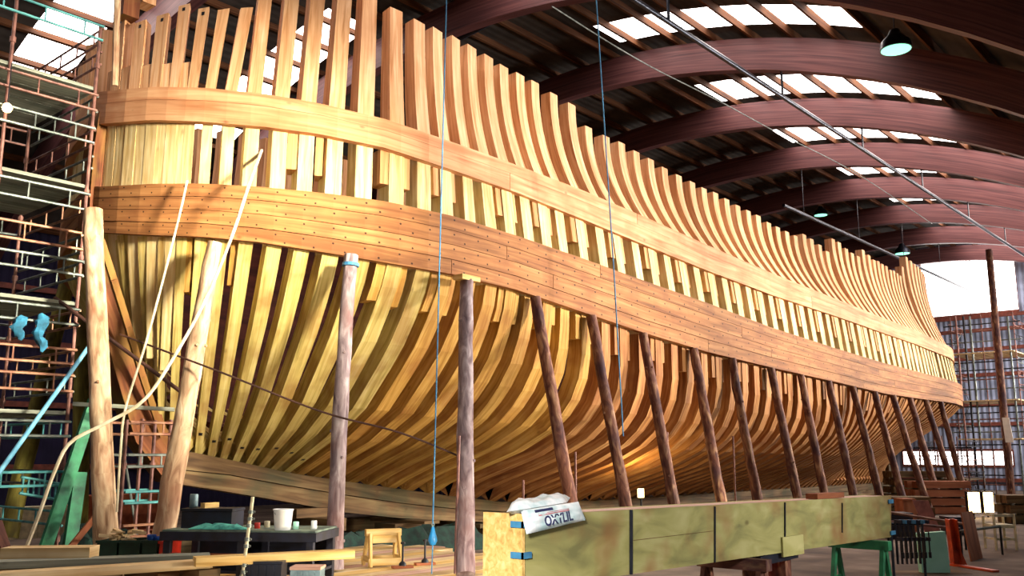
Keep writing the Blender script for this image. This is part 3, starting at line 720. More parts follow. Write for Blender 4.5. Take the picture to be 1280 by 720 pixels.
tb2 = thing('tool_chest', 'long dark tool chest at the left end of the workbench', 'chest', onb(.22, .3))
bslab(tb2, .1, .72, .25, .6, bz, bz + .19, 'body', 'bench', .01); bslab(tb2, .09, .73, .24, .61, bz + .195, bz + .225, 'lid', 'bench', .01)
m = MB(); q = onb(.38, .4, .226); m.bar(q + V(-.1, 0, .03), q + V(.12, .05, .03), .07, .06); tag(m.build('wood_offcut', MT['horse'], origin=q), 'yellow wood offcut lying on the dark tool chest', 'offcut')
c = onb(.16, .42, .226); m = MB(); m.lathe(c, [(.045, 0), (.05, .01), (.05, .15), (.046, .16), (0, .16)], 18); tag(m.build('paint_can', MT['zinc'], origin=c, smooth=True), 'silver can standing on the end of the tool chest', 'can')
def rag(name, pts, mat, lab, cat, h=.05, nx=10, ny=6, seed=1):
    """a crumpled sheet over a four-cornered patch, thickened"""
    r = random.Random(seed); m = MB(); p = [Vector(q) for q in pts]; G = []
    for j in range(ny + 1):
        for i in range(nx + 1):
            u, v = i / nx, j / ny; q = (p[0] * (1 - u) + p[1] * u) * (1 - v) + (p[3] * (1 - u) + p[2] * u) * v
            e = min(u, 1 - u, v, 1 - v); q = q + V(r.uniform(-.02, .02), r.uniform(-.02, .02), h * (min(1, e * 5)) * r.uniform(.5, 1.2) + .012); G.append(q)
    n = len(G); m.v = [tuple(q) for q in G] + [(q.x, q.y, min(a.z for a in p) + .004) for q in G]; W = nx + 1
    def add(f): m.f.append(f); u = [(m.v[k][0], m.v[k][1]) for k in f]; m.uv.append(u); m.uv2.append(u); m.mi.append(0)
    for j in range(ny):
        for i in range(nx):
            a = j * W + i; add((a, a + 1, a + W + 1, a + W)); add((n + a, n + a + W, n + a + W + 1, n + a + 1))
    B = [i for i in range(W)] + [j * W + nx for j in range(1, ny + 1)] + [ny * W + i for i in range(nx - 1, -1, -1)] + [j * W for j in range(ny - 1, 0, -1)]
    for a, b in zip(B, B[1:] + B[:1]): add((a, n + a, n + b, b))
    o = m.build(name, MT[mat], origin=p[0], smooth=True); return tag(o, lab, cat)
MT['net'] = plain('turquoise_sheet', '58b8a4', 0.8, 0, dark='2f7c74', scale=14)
rag('crumpled_sheet', [onb(.3, .03), onb(.98, .03), onb(.98, .2), onb(.3, .2)], 'net', 'crumpled turquoise sheet along the front edge of the workbench', 'sheet', .05, seed=4)
for k, (a, n, mat, lab) in enumerate(((1.02, .3, 'red', 'small red tin in the clutter on the workbench'), (1.08, .45, 'cream', 'cream tin in the clutter left of the white bucket'), (bl - .32, .25, 'mint', 'green tin right of the white bucket'), (bl - .12, .3, 'white', 'white tin at the right end of the workbench'))):
    c = onb(a, n); m = MB(); m.lathe(c, [(.03, 0), (.034, .005), (.034, .06 + .01 * k), (.03, .066 + .01 * k), (0, .066 + .01 * k)], 14); tag(m.build('tin', MT[mat], origin=c, smooth=True), lab, 'tin')

# sawhorse
c = at(478, 707, z=.30); sh = thing('sawhorse', 'small pale wooden sawhorse standing on the plank staging', 'sawhorse', c)
sa = V(sY, -cY, 0) * .92 + V(cY, sY, 0) * .38; sa.normalize(); sb = V(-sa.y, sa.x, 0)
def sq(a, b, z): return c + sa * a + sb * b + V(0, 0, z)
m = MB(); m.bar(sq(-.24, 0, .43), sq(.24, 0, .43), .10, .09); m.build('top_beam', MT['horse'], sh, bevel=.005)
for a in (-.19, .19):
    for b in (-1, 1): m = MB(); m.bar(sq(a * 1.12, b * .20, 0), sq(a, b * .065, .42), .085, .035, up=sa); m.build('leg', MT['horse'], sh, bevel=.004)
    m = MB(); m.bar(sq(a * 1.13, -.17, .10), sq(a * 1.13, .17, .10), .03, .07); m.build('end_brace', MT['horse'], sh)
for b in (-1, 1): m = MB(); m.bar(sq(-.24, b * .19, .07), sq(.24, b * .19, .07), .03, .085); m.build('side_rail', MT['horse'], sh)
for b in (-1, 1): m = MB(); m.bar(sq(-.16, b * .085, .35), sq(.16, b * .085, .35), .022, .10); m.build('gusset', MT['horse'], sh)
# screw jacks
for k, (px, py, lab) in enumerate(((503, 710, 'black screw jack on a flat base right of the sawhorse'), (531, 706, 'black screw jack on a flat base left of the blue pulley rope'))):
    c = at(px, py, z=.3); t = thing('screw_jack', lab, 'jack', c)
    m = MB(); m.bar(c + V(-.12, .06, .015), c + V(.12, -.06, .015), .12, .03); m.build('base_plate', MT['ply'], t)
    m = MB(); m.lathe(c, [(.05, .03), (.045, .06), (.022, .08), (.014, .09), (.014, .30), (.03, .302), (.03, .33), (0, .335)], 14); m.build('screw', MT['black'], t, smooth=True)
# clamped pole standing in the foreground
p = at(302, 728, fw=9.9); q = at(316, 621, fw=9.9); t = thing('scaffold_pole', 'thin pale upright pole with metal clamps in the foreground', 'pole', p)
m = MB(); m.tube([p, q], .018, 10); m.build('tube', MT['cream'], t, smooth=True)
for f_ in (.12, .2, .42, .5, .66, .74, .82): m = MB(); a = p + (q - p) * f_; m.tube([a - V(0, 0, .018), a + V(0, 0, .018)], .029, 8); m.tube([a, a + ca * .045], .012, 6); m.build('clamp', MT['rail_gr'], t)
for d in (-.16, 0, .16):
    m = MB(); m.tube([p + (q - p) * .12, V(p.x, p.y, .3) + ca * d + cb * (.12 if d == 0 else -.05)], .012, 6); m.build('leg', MT['rail_gr'], t)
# zinc boxes at the lower edge
for (px0, px1, py, mat, lab) in ((363, 400, 709, 'zinc', 'grey metal box at the foot of the grey log prop'), (303, 352, 702, 'steel', 'dark slatted box beside the thin clamped pole')):
    p = at(px0, py, z=.66); q = at(px1, py, z=.66); c = (p + q) / 2; L = (q - p).length / 2; d = (q - p).normalized(); n = V(-d.y, d.x, 0)
    t = thing('metal_box', lab, 'box', V(c.x, c.y, .30)); m = MB(); cc = [c - d * L - n * .0, c + d * L, c + d * L + n * .25, c - d * L + n * .25]
    m.hexa([V(a.x, a.y, .303) for a in cc] + [V(a.x, a.y, .63) for a in cc]); m.build('body', MT[mat], t, bevel=.006)
    m = MB(); g = [a + (a - (c + n * .125)) * .05 for a in cc]; m.hexa([V(a.x, a.y, .633) for a in g] + [V(a.x, a.y, .66) for a in g]); m.build('lid', MT['plank_pink'] if mat == 'zinc' else MT['steel'], t, bevel=.004)
    for f_ in (-.6, -.2, .2, .6): m = MB(); a = c + d * L * f_ - n * .008; m.bar(V(a.x, a.y, .32), V(a.x, a.y, .62), .02, .012, up=n); m.build('rib', MT[mat], t)
# netting under the hull, and dark baulks added to darken the shaded floor
MT['netdark'] = plain('dark_green_net', '10352a', 0.9, 0, dark='081a16', scale=9, bump=.6)
rag('tarpaulin', [V(9.0, 12.2, 0), V(14.2, 12.2, 0), V(14.2, 13.1, 0), V(9.0, 13.1, 0)], 'netdark', 'dark green tarpaulin heaped under the keel behind the sawhorse', 'tarpaulin', .42, 26, 7, 8)
rag('tarpaulin', [V(6.9, 15.0, 0), V(8.2, 15.0, 0), V(8.2, 16.8, 0), V(6.9, 16.8, 0)], 'netdark', 'dark green tarpaulin on the floor beyond the bow', 'tarpaulin', .5, 22, 7, 9)
for k, (x0, x1, y, z, mat, lab) in enumerate(((8.8, 16.5, 15.6, .45, 'keel', 'added dark timber shading the floor beyond the keel, uppermost one'), (8.6, 17, 16.4, .22, 'keel', 'added dark timber shading the floor beyond the keel, lower one'))):
    m = MB(); m.box((x0, y - .2, 0 if k else .0), (x1, y + .2, z)); tag(m.build('floor_shade_baulk', MT[mat], origin=(x0, y, 0), bevel=.01), lab, 'timber')

# ---------------------------------------------------------------- formwork beam in the foreground
bp = [at(655, 644.5, Y=4.4), at(1113, 619.5, Y=4.4)]; bq = [at(655, 737, Y=4.4), at(1113, 671.5, Y=4.4)]
be = at(615, 640.5, Y=4.75); 
fb = thing('formwork_beam', 'long greenish plywood formwork beam raised on trestles in the foreground', 'formwork', V(bp[0].x, 4.4, 0)); BW = .36
m = MB(); A, B = bp; A2, B2 = bq
m.hexa([A2, B2, B2 + V(0, .03, 0), A2 + V(0, .03, 0), A, B, B + V(0, .03, 0), A + V(0, .03, 0)]); m.build('front_panel', MT['form'], fb)
m = MB(); m.hexa([A2 + V(0, BW - .03, 0), B2 + V(0, BW - .03, 0), B2 + V(0, BW, 0), A2 + V(0, BW, 0), A + V(0, BW - .03, 0), B + V(0, BW - .03, 0), B + V(0, BW, 0), A + V(0, BW, 0)]); m.build('back_panel', MT['form'], fb)
m = MB(); m.hexa([A + V(.03, .031, -.04), B + V(-.03, .031, -.04), B + V(-.03, BW - .031, -.04), A + V(.03, BW - .031, -.04), A + V(.03, .031, -.004), B + V(-.03, .031, -.004), B + V(-.03, BW - .031, -.004), A + V(.03, BW - .031, -.004)]); m.build('top_board', MT['form_top'], fb)
m = MB(); m.hexa([A2 + V(.03, .031, .01), B2 + V(-.03, .031, .01), B2 + V(-.03, BW - .031, .01), A2 + V(.03, BW - .031, .01), A2 + V(.03, .031, .05), B2 + V(-.03, .031, .05), B2 + V(-.03, BW - .031, .05), A2 + V(.03, BW - .031, .05)]); m.build('bottom_board', MT['form'], fb)
m = MB(); E0 = A2 + V(-.03, -.01, 0); E1 = A + V(-.03, -.01, .012); m.hexa([E0, E0 + V(.029, 0, 0), E0 + V(.029, BW + .02, 0), E0 + V(0, BW + .02, 0), E1, E1 + V(.029, 0, 0), E1 + V(.029, BW + .02, 0), E1 + V(0, BW + .02, 0)]); m.build('end_panel', MT['osb'], fb)
m = MB(); E0 = B2 + V(0, 0, 0); E1 = B; m.hexa([E0, E0 + V(.03, 0, 0), E0 + V(.03, BW, 0), E0 + V(0, BW, 0), E1, E1 + V(.03, 0, 0), E1 + V(.03, BW, 0), E1 + V(0, BW, 0)]); m.build('end_panel', MT['form'], fb)
def onf(px, f):                       # a point on the front panel: picture column, fraction of height
    d = at(px, 640, Y=4.4).x; u = (d - A.x) / (B.x - A.x); lo_ = A2 + (B2 - A2) * u; hi_ = A + (B - A) * u; return lo_ + (hi_ - lo_) * f
for px, f0, f1, w_ in ((788, 0.0, 1, .028), (893, .0, .98, .012), (981, .30, .98, .016), (1053, .25, .9, .01)):
    m = MB(); m.bar(onf(px, f0) - V(0, .008, 0), onf(px, f1) - V(0, .008, 0), w_, .014, up=(0, 1, 0)); m.build('strap', MT['steel'], fb)
m = MB(); a, b = onf(790, .52), onf(893, .55); m.bar(a - V(0, .001, 0), b - V(0, .001, 0), .003, .008, up=(0, 1, 0)); m.build('panel_joint', MT['keel'], fb)
m = MB(); a, b = onf(977, .11), onf(1003, .12); m.bar(a - V(0, .012, 0), b - V(0, .012, 0), .022, .20, up=(0, 0, 1)); m.build('patch_board', MT['form'], fb)
for px, f_ in ((658, .88), (658, .46)):
    a = onf(px, f_); m = MB(); m.box((A.x - .045, a.y - .022, a.z - .022), (A.x + .06, a.y - .011, a.z + .022)); m.box((A.x - .045, a.y - .022, a.z - .022), (A.x - .031, a.y + .09, a.z + .022)); m.build('corner_bracket', MT['rope_b'], fb)
for f_ in (.86, .10):
    a = B2 + (B - B2) * f_; m = MB(); m.box((B.x - .12, a.y - .02, a.z - .025), (B.x + .045, a.y - .006, a.z + .025)); m.build('corner_bracket', MT['rope_b'], fb)
# trestles that carry it
for k, (x, lab) in enumerate(((5.9, 'wooden trestle under the near end of the formwork beam'), (8.6, 'brown trestle under the middle of the formwork beam'), (11.9, 'green trestle under the far end of the formwork beam'))):
    u = (x - A.x) / (B.x - A.x); zt = (A2 + (B2 - A2) * u).z; t = thing('trestle', lab, 'trestle', V(x, 4.58, 0)); mt = 'green' if k == 2 else 'log'
    m = MB(); m.bar((x, 4.2, zt - .065), (x, 4.96, zt - .065), .12, .11); m.build('top_beam', MT[mt], t)
    for sx in (-1, 1):
        for yy in (4.28, 4.88): m = MB(); m.bar((x + sx * .2, yy, 0), (x + sx * .04, yy, zt - .125), .07, .05, up=(0, 1, 0)); m.build('leg', MT[mt], t)
    for yy in (4.31, 4.85): m = MB(); m.bar((x - .17, yy + .035, .22), (x + .17, yy + .035, .22), .03, .07); m.build('brace', MT[mt], t)
m = MB(); a = onf(955, -.12); b = onf(1002, -.12); m.bar(V(a.x, 4.58, a.z), V(b.x, 4.58, a.z + .012), .3, .09); 
o = m.build('steel_beam', MT['steel'], origin=V(a.x, 4.58, a.z)); tag(o, 'short dark steel beam packed under the formwork beam', 'steel beam')
for k, x in enumerate((a.x + .15, b.x - .15)):
    m = MB(); m.box((x - .07, 4.48, 0), (x + .07, 4.68, a.z - .048)); tag(m.build('packing_post', MT['log'], origin=(x, 4.58, 0)), '%s squared post under the short steel beam' % ('near' if k == 0 else 'far'), 'post')
# red lamp glowing under the beam
c = at(945, 713, Y=4.75); t = thing('warning_lamp', 'small glowing red lamp under the formwork beam', 'lamp', c)
m = MB(); m.lathe(c, [(.0, -.03), (.03, -.028), (.035, 0), (.03, .03), (.0, .05)], 14); m.build('lens', MT['redglow'], t, smooth=True)
m = MB(); m.lathe(c, [(.04, -.09), (.045, -.08), (.036, -.035), (.0, -.034)], 14); m.tube([c + V(0, 0, -.09), V(c.x, c.y, 0.0)], .012, 8); m.build('stand', MT['black'], t)
# block and folded bag on top
u = .79; px = 1035; d = at(px, 618, Y=4.5).x; u = (d - A.x) / (B.x - A.x); zt = (A + (B - A) * u).z; m = MB(); m.bar((d - .42, 4.52, zt + .035), (d + .36, 4.52, zt + .03), .14, .06); tag(m.build('wood_block', MT['ply'], origin=(d, 4.52, zt), bevel=.005), 'short brown board lying on the far end of the formwork beam', 'board')
bz0 = (A + (B - A) * .03).z + .012
bag = thing('cement_bag', 'folded white plastic bag with navy lettering on the beam end', 'bag', V(A.x + .3, 4.5, bz0))
def pillow(corners, h, nx=22, ny=14, seed=1, amp=.012):
    """soft folded sack: a closed cushion over four corners (top surface bulged, creased)"""
    r = random.Random(seed); ph = [r.uniform(0, 6.28) for _ in range(6)]; p = [Vector(q) for q in corners]; up = (p[1] - p[0]).cross(p[3] - p[0]).normalized()
    if up.z < 0 and abs(up.z) > .5: up = -up
    elif abs(up.z) <= .5 and up.y > 0: up = -up
    T, Bt = [], []
    for j in range(ny + 1):
        for i in range(nx + 1):
            u, v = i / nx, j / ny; q = (p[0] * (1 - u) + p[1] * u) * (1 - v) + (p[3] * (1 - u) + p[2] * u) * v
            e = (min(u, 1 - u) * nx / 3.2, min(v, 1 - v) * ny / 3.2); k = min(1, e[0]) ** .5 * min(1, e[1]) ** .5
            w = amp * (math.sin(9 * u + 5 * v + ph[0]) + .7 * math.sin(17 * u - 9 * v + ph[1]) + .6 * math.sin(23 * v + 4 * u + ph[2]) + .5 * math.sin(31 * u + 12 * v + ph[3]))
            T.append(q + up * (h * .5 * k + w * k)); Bt.append(q - up * (h * .5 * k))
    m = MB(); W = nx + 1; n = len(T); m.v = [tuple(q) for q in T + Bt]
    def add(f, g): m.f.append(f); m.uv.append(g); m.uv2.append(g); m.mi.append(0)
    for j in range(ny):
        for i in range(nx):
            a = j * W + i; g = [(i / nx, j / ny), ((i + 1) / nx, j / ny), ((i + 1) / nx, (j + 1) / ny), (i / nx, (j + 1) / ny)]
            add((a, a + 1, a + W + 1, a + W), g); add((n + a, n + a + W, n + a + W + 1, n + a + 1), [g[0], g[3], g[2], g[1]])
    Bd = [i for i in range(W)] + [j * W + nx for j in range(1, ny + 1)] + [ny * W + i for i in range(nx - 1, -1, -1)] + [j * W for j in range(ny - 1, 0, -1)]
    for a, b in zip(Bd, Bd[1:] + Bd[:1]): add((a, n + a, n + b, b), [(0, 0)] * 4)
    return m
zt = A.z + .015
# lower fold hangs over the front edge, upper fold lies on top
lo_c = [at(658, 668, Y=4.33), at(732, 650, Y=4.33), at(723, 627, Y=4.36), at(651, 638, Y=4.36)]
pl = pillow(lo_c, .065, seed=3, amp=.004); pl.build('lower_fold', MT['bag'], bag, smooth=True)
up_c = [at(633, 640, Y=4.42), at(708, 628, Y=4.42), at(713, 622, Y=4.80), at(640, 631, Y=4.80)]
pillow(up_c, .10, seed=6, amp=.008).build('upper_fold', MT['bag'], bag, smooth=True)
# printed lettering on the hanging face: laid just above the sack surface
def print_text(txt, origin, ex, ey, size, mat, name, parent):
    cu_ = bpy.data.curves.new(name, 'FONT'); cu_.body = txt; cu_.size = size; cu_.extrude = .0012; cu_.offset = size * .018
    tmp = bpy.data.objects.new('tmp', cu_); C.objects.link(tmp); dg = bpy.context.evaluated_depsgraph_get(); me = bpy.data.meshes.new_from_object(tmp.evaluated_get(dg)); bpy.data.objects.remove(tmp)
    ex = ex.normalized(); ez = ex.cross(ey).normalized(); ey = ez.cross(ex); M_ = Matrix((ex, ey, ez)).transposed().to_4x4(); M_.translation = Vector(origin) - world_loc(parent)
    me.transform(M_); me.materials.clear(); me.materials.append(MT[mat]); o = bpy.data.objects.new(name, me); C.objects.link(o); o.parent = parent; return o
l0, l1, l2, l3 = [Vector(q) for q in lo_c]; ex = (l1 - l0); ey = (l3 - l0).normalized(); nrm = ex.cross(ey).normalized(); nrm = nrm if nrm.y < 0 else -nrm
def bagpt(u, v, off): return (l0 * (1 - u) + l1 * u) * (1 - v) + (l3 * (1 - u) + l2 * u) * v + nrm * off
print_text('OXYLIL', bagpt(.26, .16, .037), bagpt(.9, .14, 0) - bagpt(.2, .14, 0), ey, .098, 'ink', 'lettering', bag)
m = MB()
for v0, v1 in ((.64, .68), (.72, .74)):
    p = [bagpt(.2, v0, .038), bagpt(.72, v0, .038), bagpt(.72, v1, .038), bagpt(.2, v1, .038)]; m.hexa([q - nrm * .002 for q in p] + p)
m.build('printed_stripe', MT['ink_red'], bag)
m = MB(); p = [bagpt(.16, .80, .036), bagpt(.46, .80, .036), bagpt(.46, .92, .034), bagpt(.16, .92, .034)]; m.hexa([q - nrm * .002 for q in p] + p); m.build('printed_patch', MT['ink'], bag)

# ---------------------------------------------------------------- right-hand corner
# clamps hanging on a rail
rk = thing('clamp_rack', 'dark steel rack right of the formwork beam with clamps hanging on it', 'rack', V(14.0, 5.1, 0))
ra = at(1113, 655, fw=13.6); rb = at(1152, 655, fw=13.8)
m = MB(); m.tube([ra, rb], .02, 8); m.build('rail', MT['steel'], rk)
for q in (ra, rb): m = MB(); m.tube([q, V(q.x, q.y, 0)], .02, 8); m.build('upright', MT['steel'], rk)
rd = (rb - ra).normalized(); rn = V(-rd.y, rd.x, 0)
for k in range(7):
    c = ra + (rb - ra) * ((k + .5) / 7); t = thing('bar_clamp', 'dark blue steel bar clamp hanging in the row beside the mint board', 'clamp', c, 'clamps on the steel rack')
    f = c - rn * .05
    m = MB(); m.bar(f + V(0, 0, .05), f + V(0, 0, -.55), .014, .035, up=rn); m.build('bar', MT['steel'], t)
    m = MB(); m.bar(f + V(0, 0, .04) + rn * .01, f + V(0, 0, .04) - rn * .13, .025, .05); m.build('fixed_jaw', MT['rope_b'] if k % 2 else MT['steel'], t)
    m = MB(); m.bar(f + V(0, 0, -.2) + rn * .01, f + V(0, 0, -.2) - rn * .13, .025, .05); m.build('sliding_jaw', MT['steel'], t)
    m = MB(); m.tube([f + V(0, 0, -.1) - rn * .11, f + V(0, 0, -.38) - rn * .11], .01, 6); m.tube([f + V(0, 0, -.38) - rn * .11, f + V(0, 0, -.46) - rn * .11], .02, 8); m.build('screw', MT['black'], t)
# mint board on a dark stand
p = at(1153, 716, fw=14.4); q = at(1188, 713, fw=14.4); tp = at(1150, 667, fw=14.4); hgt = tp.z - p.z; d = (q - p); d.z = 0; L = d.length; d.normalize(); n = V(-d.y, d.x, 0)
m = MB(); m.hexa([p, p + d * L, p + d * L + n * .12, p + n * .12, p + V(0, 0, hgt) - d * .03, p + d * (L - .03) + V(0, 0, hgt + .03), p + d * (L - .03) + n * .12 + V(0, 0, hgt + .03), p - d * .03 + n * .12 + V(0, 0, hgt)]); tag(m.build('mint_board', MT['mint'], origin=p, bevel=.01), 'pale mint-green board standing beside the orange steel upright', 'board')
sd_ = thing('low_bench', 'dark low bench under the mint-green board', 'bench', V(p.x, p.y, 0)); zz = p.z
m = MB(); a = p - d * .55 + V(0, 0, -.03); b = q + d * .28; b.z = a.z; m.bar(a + n * .1, b + n * .1, .4, .055); m.build('bench_top', MT['keel'], sd_)
for e in (a + d * .1, b - d * .1):
    for s_ in (-.05, .25): m = MB(); g = e + n * s_; m.bar((g.x, g.y, 0), (g.x, g.y, zz - .06), .07, .07); m.build('leg', MT['keel'], sd_)
# orange upright with foot
p = at(1196, 707, z=0); tp = at(1189, 649, fw=15.3); t = thing('steel_upright', 'orange painted steel upright with a flat foot on the floor', 'upright', p)
m = MB(); d = V(sY, -cY, 0); n = V(cY, sY, 0); T2 = V(tp.x, tp.y, tp.z)
for s_ in (-.06, .06): m.bar(p + d * s_, T2 + d * s_, .02, .14, up=n)
m.bar(p + n * .06, T2 + n * .06, .10, .02, up=n); m.build('channel', MT['orange'], t)
m = MB(); m.bar(p + V(0, 0, .02) - d * .08, at(1245, 714, z=.02), .12, .03); m.build('foot', MT['orange'], t)
m = MB(); m.hexa([p - d * .075 - n * .03, p + d * .16 - n * .03, p + d * .16 + n * .03, p - d * .075 + n * .03, p - d * .075 - n * .03 + V(0, 0, .25), p + d * .08 - n * .03 + V(0, 0, .22), p + d * .08 + n * .03 + V(0, 0, .22), p - d * .075 + n * .03 + V(0, 0, .25)]); m.build('gusset', MT['orange'], t)
# brown plywood sheet, cream rack
p = at(1213, 702, z=0); q = at(1253, 690, z=0); m = MB(); up_ = V(0, 0, .78) + V(cY, sY, 0) * .22; d = (q - p); n = d.cross(up_).normalized() * .02
p0, p1 = p, p + d.normalized() * .68; m.hexa([p0, p1, p1 + n, p0 + n, p0 + up_, p1 + up_ + V(0, 0, .0), p1 + up_ + n, p0 + up_ + n]); tag(m.build('plywood_sheet', MT['ply'], origin=p), 'brown plywood sheet leaning in front of the cream rack', 'plywood')
p = at(1246, 690, fw=17.8); p.z = 0; t = thing('slatted_rack', 'cream painted wooden rack with three slats behind the plywood sheet', 'rack', p); d = V(sY, -cY, 0); n = V(cY, sY, 0)
for e in (0, .38):
    for s_ in (0, .4): m = MB(); m.bar(p + d * e + n * s_, p + d * e + n * s_ + V(0, 0, .66 if s_ == 0 else .6), .04, .04); m.build('post', MT['cream'], t)
for zz in (.2, .42, .63):
    m = MB(); m.bar(p + d * .02 + V(0, 0, zz), p + d * .36 + V(0, 0, zz), .03, .045); m.build('slat', MT['cream'], t)
    for e in (0, .38): m = MB(); m.bar(p + d * e + V(0, 0, zz) + n * .02, p + d * e + n * .38 + V(0, 0, zz), .03, .03); m.build('side_rail', MT['cream'], t)
m = MB(); m.bar(p + d * .0 + n * .2 + V(0, 0, .452), p + d * .38 + n * .2 + V(0, 0, .452), .38, .02); m.build('shelf', MT['cream'], t)
# pink board and timbers among the far shores
p = at(1160, 650, fw=19.0); p.z = 0; q = at(1153, 625, fw=19.2); m = MB(); d = V(sY, -cY, 0); e = V(0, 0, q.z) - d * .28; n = V(cY, sY, 0) * .02
m.hexa([p, p + d * .32, p + d * .32 + n, p + n, p + e, p + e + d * .32, p + e + d * .32 + n, p + e + n]); tag(m.build('pink_board', MT['pinkboard'], origin=p), 'tilted pink board among the far log shores', 'board')
for k, (px, py, w_, h_, mat, lab) in enumerate(((1128, 650, .5, .5, 'bench', 'dark crate on the floor left of the pink board'), (1205, 668, .55, .35, 'steel', 'dark steel box behind the orange upright'), (1140, 640, .3, .7, 'ply', 'brown upright box among the far shores'))):
    c = at(px, 671, fw=20 + k); c.z = 0; t = thing('storage_box', lab, 'box', c); d = V(sY, -cY, 0); n = V(cY, sY, 0)
    m = MB(); g = [c + d * a + n * b for a, b in ((-w_ / 2, 0), (w_ / 2, 0), (w_ / 2, .5), (-w_ / 2, .5))]; m.hexa(g + [a + V(0, 0, h_) for a in g]); m.build('body', MT[mat], t, bevel=.01)
    m = MB(); g2 = [a + V(0, 0, h_ + .003) + (a - c - n * .25) * .04 for a in g]; m.hexa(g2 + [a + V(0, 0, .04) for a in g2]); m.build('lid', MT[mat], t)

# stacked timber and boxes on the floor below the stern
d = V(sY, -cY, 0); n = V(cY, sY, 0)
for k, (px, py, fw, L, rows, mat, lab) in enumerate(((1128, 630, 23.5, 1.5, 3, 'keel', 'dark timber stack on the floor behind the clamp rack'), (1178, 637, 28.3, 1.6, 4, 'ply', 'red-brown timber stack below the stern between the last shores'), (1276, 640, 24.5, .7, 3, 'keel', 'dark timber stack near the right edge behind the cream rack'), (1150, 600, 31.0, 2.0, 5, 'keel', 'tall dark timber stack in the far shadow under the stern'))):
    c = at(px, py, fw=fw); c.z = 0; t = thing('timber_stack', lab, 'timber stack', c)
    for r_ in range(rows):
        for j in range(3):
            m = MB(); q = c + n * (j * .27) + V(0, 0, .12 + r_ * .25); e = rnd.uniform(-.12, .12); m.bar(q - d * (L / 2 + e), q + d * (L / 2 - e), .24, .2); m.build('timber', MT[mat], t)
        if r_ < rows - 1:
            for f_ in (-.35, .35): m = MB(); q = c + d * (L * f_) + V(0, 0, .245 + r_ * .25 - .0); m.bar(q - n * .12, q + n * .66, .06, .044); m.build('spacer', MT['plank_grey'], t)
for k, (a, b, mat, lab) in enumerate((((1108, 640), (1205, 655), 'rail_or', 'rusty tube lying level across the far shores, the upper of two'), ((1112, 652), (1200, 661), 'rail_red', 'rusty tube lying level across the far shores, the lower of two'), ((1200, 664), (1250, 658), 'rail_gr', 'grey tube resting level behind the orange upright'))):
    p, q = at(*a, fw=17.6 - .9 * (k == 2)), at(*b, fw=17.9 - .9 * (k == 2)); t = thing('tube_rail', lab, 'rail', V(p.x, p.y, 0)); m = MB(); m.tube([p, q], .025, 8); m.build('tube', MT[mat], t)
    for e in (p, q): m = MB(); m.tube([V(e.x, e.y, 0), e], .02, 8); m.build('post', MT['black'], t)
# ---------------------------------------------------------------- scaffolds
def scaffold(label, xs, ysc, decks, ztop, ladders, mats, board='plank_grey', over=.35, end=True, group=None, rungs=.5):
    t = thing('scaffold', label, 'scaffold', V(xs[0], ysc[0], 0), group)
    for x in xs:
        for y in ysc:
            m = MB(); m.tube([(x, y, .0), (x, y, ztop)], .026, 8)
            for z in np.arange(.6, ztop, 1.0): m.tube([(x, y, z - .04), (x, y, z + .04)], .042, 8)
            m.build('upright', MT['rail_red'], t)
    for z in decks:
        n = 4; wd = (ysc[-1] - ysc[0]) / n
        for k in range(n):
            m = MB(); y = ysc[0] + wd * (k + .5); m.bar((xs[0] - over, y, z - .03), (xs[-1] + (over if not end else .03), y, z - .03 - rnd.uniform(0, .01)), wd * .94, .05); m.build('deck_board', MT[board], t)
    def ladder(p, q, h, mat):
        m = MB(); p = Vector(p); q = Vector(q); m.tube([p, q], .02, 6); m.tube([p - V(0, 0, h), q - V(0, 0, h)], .02, 6); L = (q - p).length; k = max(2, int(L / rungs))
        for j in range(k): a = p + (q - p) * ((j + .5) / k); m.tube([a, a - V(0, 0, h)], .013, 6)
        m.build('ladder_beam', MT[mat], t)
    for j, (z, h, where) in enumerate(ladders):
        mat = mats[j % len(mats)]
        for y, s_ in ((ysc[0], -.05), (ysc[-1], .05)):
            if where in 'fb' and where != ('f' if y == ysc[0] else 'b'): continue
            ladder((xs[0] - .2, y + s_, z), (xs[-1] + .03, y + s_, z), h, mat)
        if end: ladder((xs[-1] + .05, ysc[0], z), (xs[-1] + .05, ysc[-1], z), h, mats[(j + 1) % len(mats)])
    for k, (za, zb) in enumerate(zip([0] + list(decks), list(decks) + [ztop - .3])):
        m = MB(); a, b = (xs[0], xs[1]) if k % 2 else (xs[1], xs[0]); m.tube([(a, ysc[-1] + .06, za + .1), (b, ysc[-1] + .06, zb - .1)], .018, 6); m.build('brace', MT['rail_gr'], t)
    return t
K = 13.5 / 14.5
zs = lambda z: H + (z - H) * K
scaffold('tall tube scaffold with four plank decks left of the bow', [3.2, 4.62, 5.84], [13.5, 15.9], [zs(z) for z in (2.42, 4.12, 6.02, 7.68)], zs(8.75),
         [(zs(z), h * K, w_) for z, h, w_ in [(8.72, .24, 'f'), (8.30, .22, 'b'), (7.52, .26, 'a'), (6.95, .24, 'f'), (6.5, .2, 'b'), (5.85, .26, 'a'), (5.2, .26, 'f'), (4.75, .22, 'f'), (3.98, .24, 'a'), (3.35, .22, 'f'), (2.95, .24, 'f'), (2.25, .22, 'a'), (1.5, .2, 'f'), (.9, .2, 'b')]],
         ['rail_tq', 'rail_red', 'rail_red', 'rail_gr', 'rail_red', 'rail_gr', 'rail_or', 'rail_gr', 'rail_gr', 'rail_or', 'rail_or', 'rail_gr', 'rail_tq', 'rail_gr'])
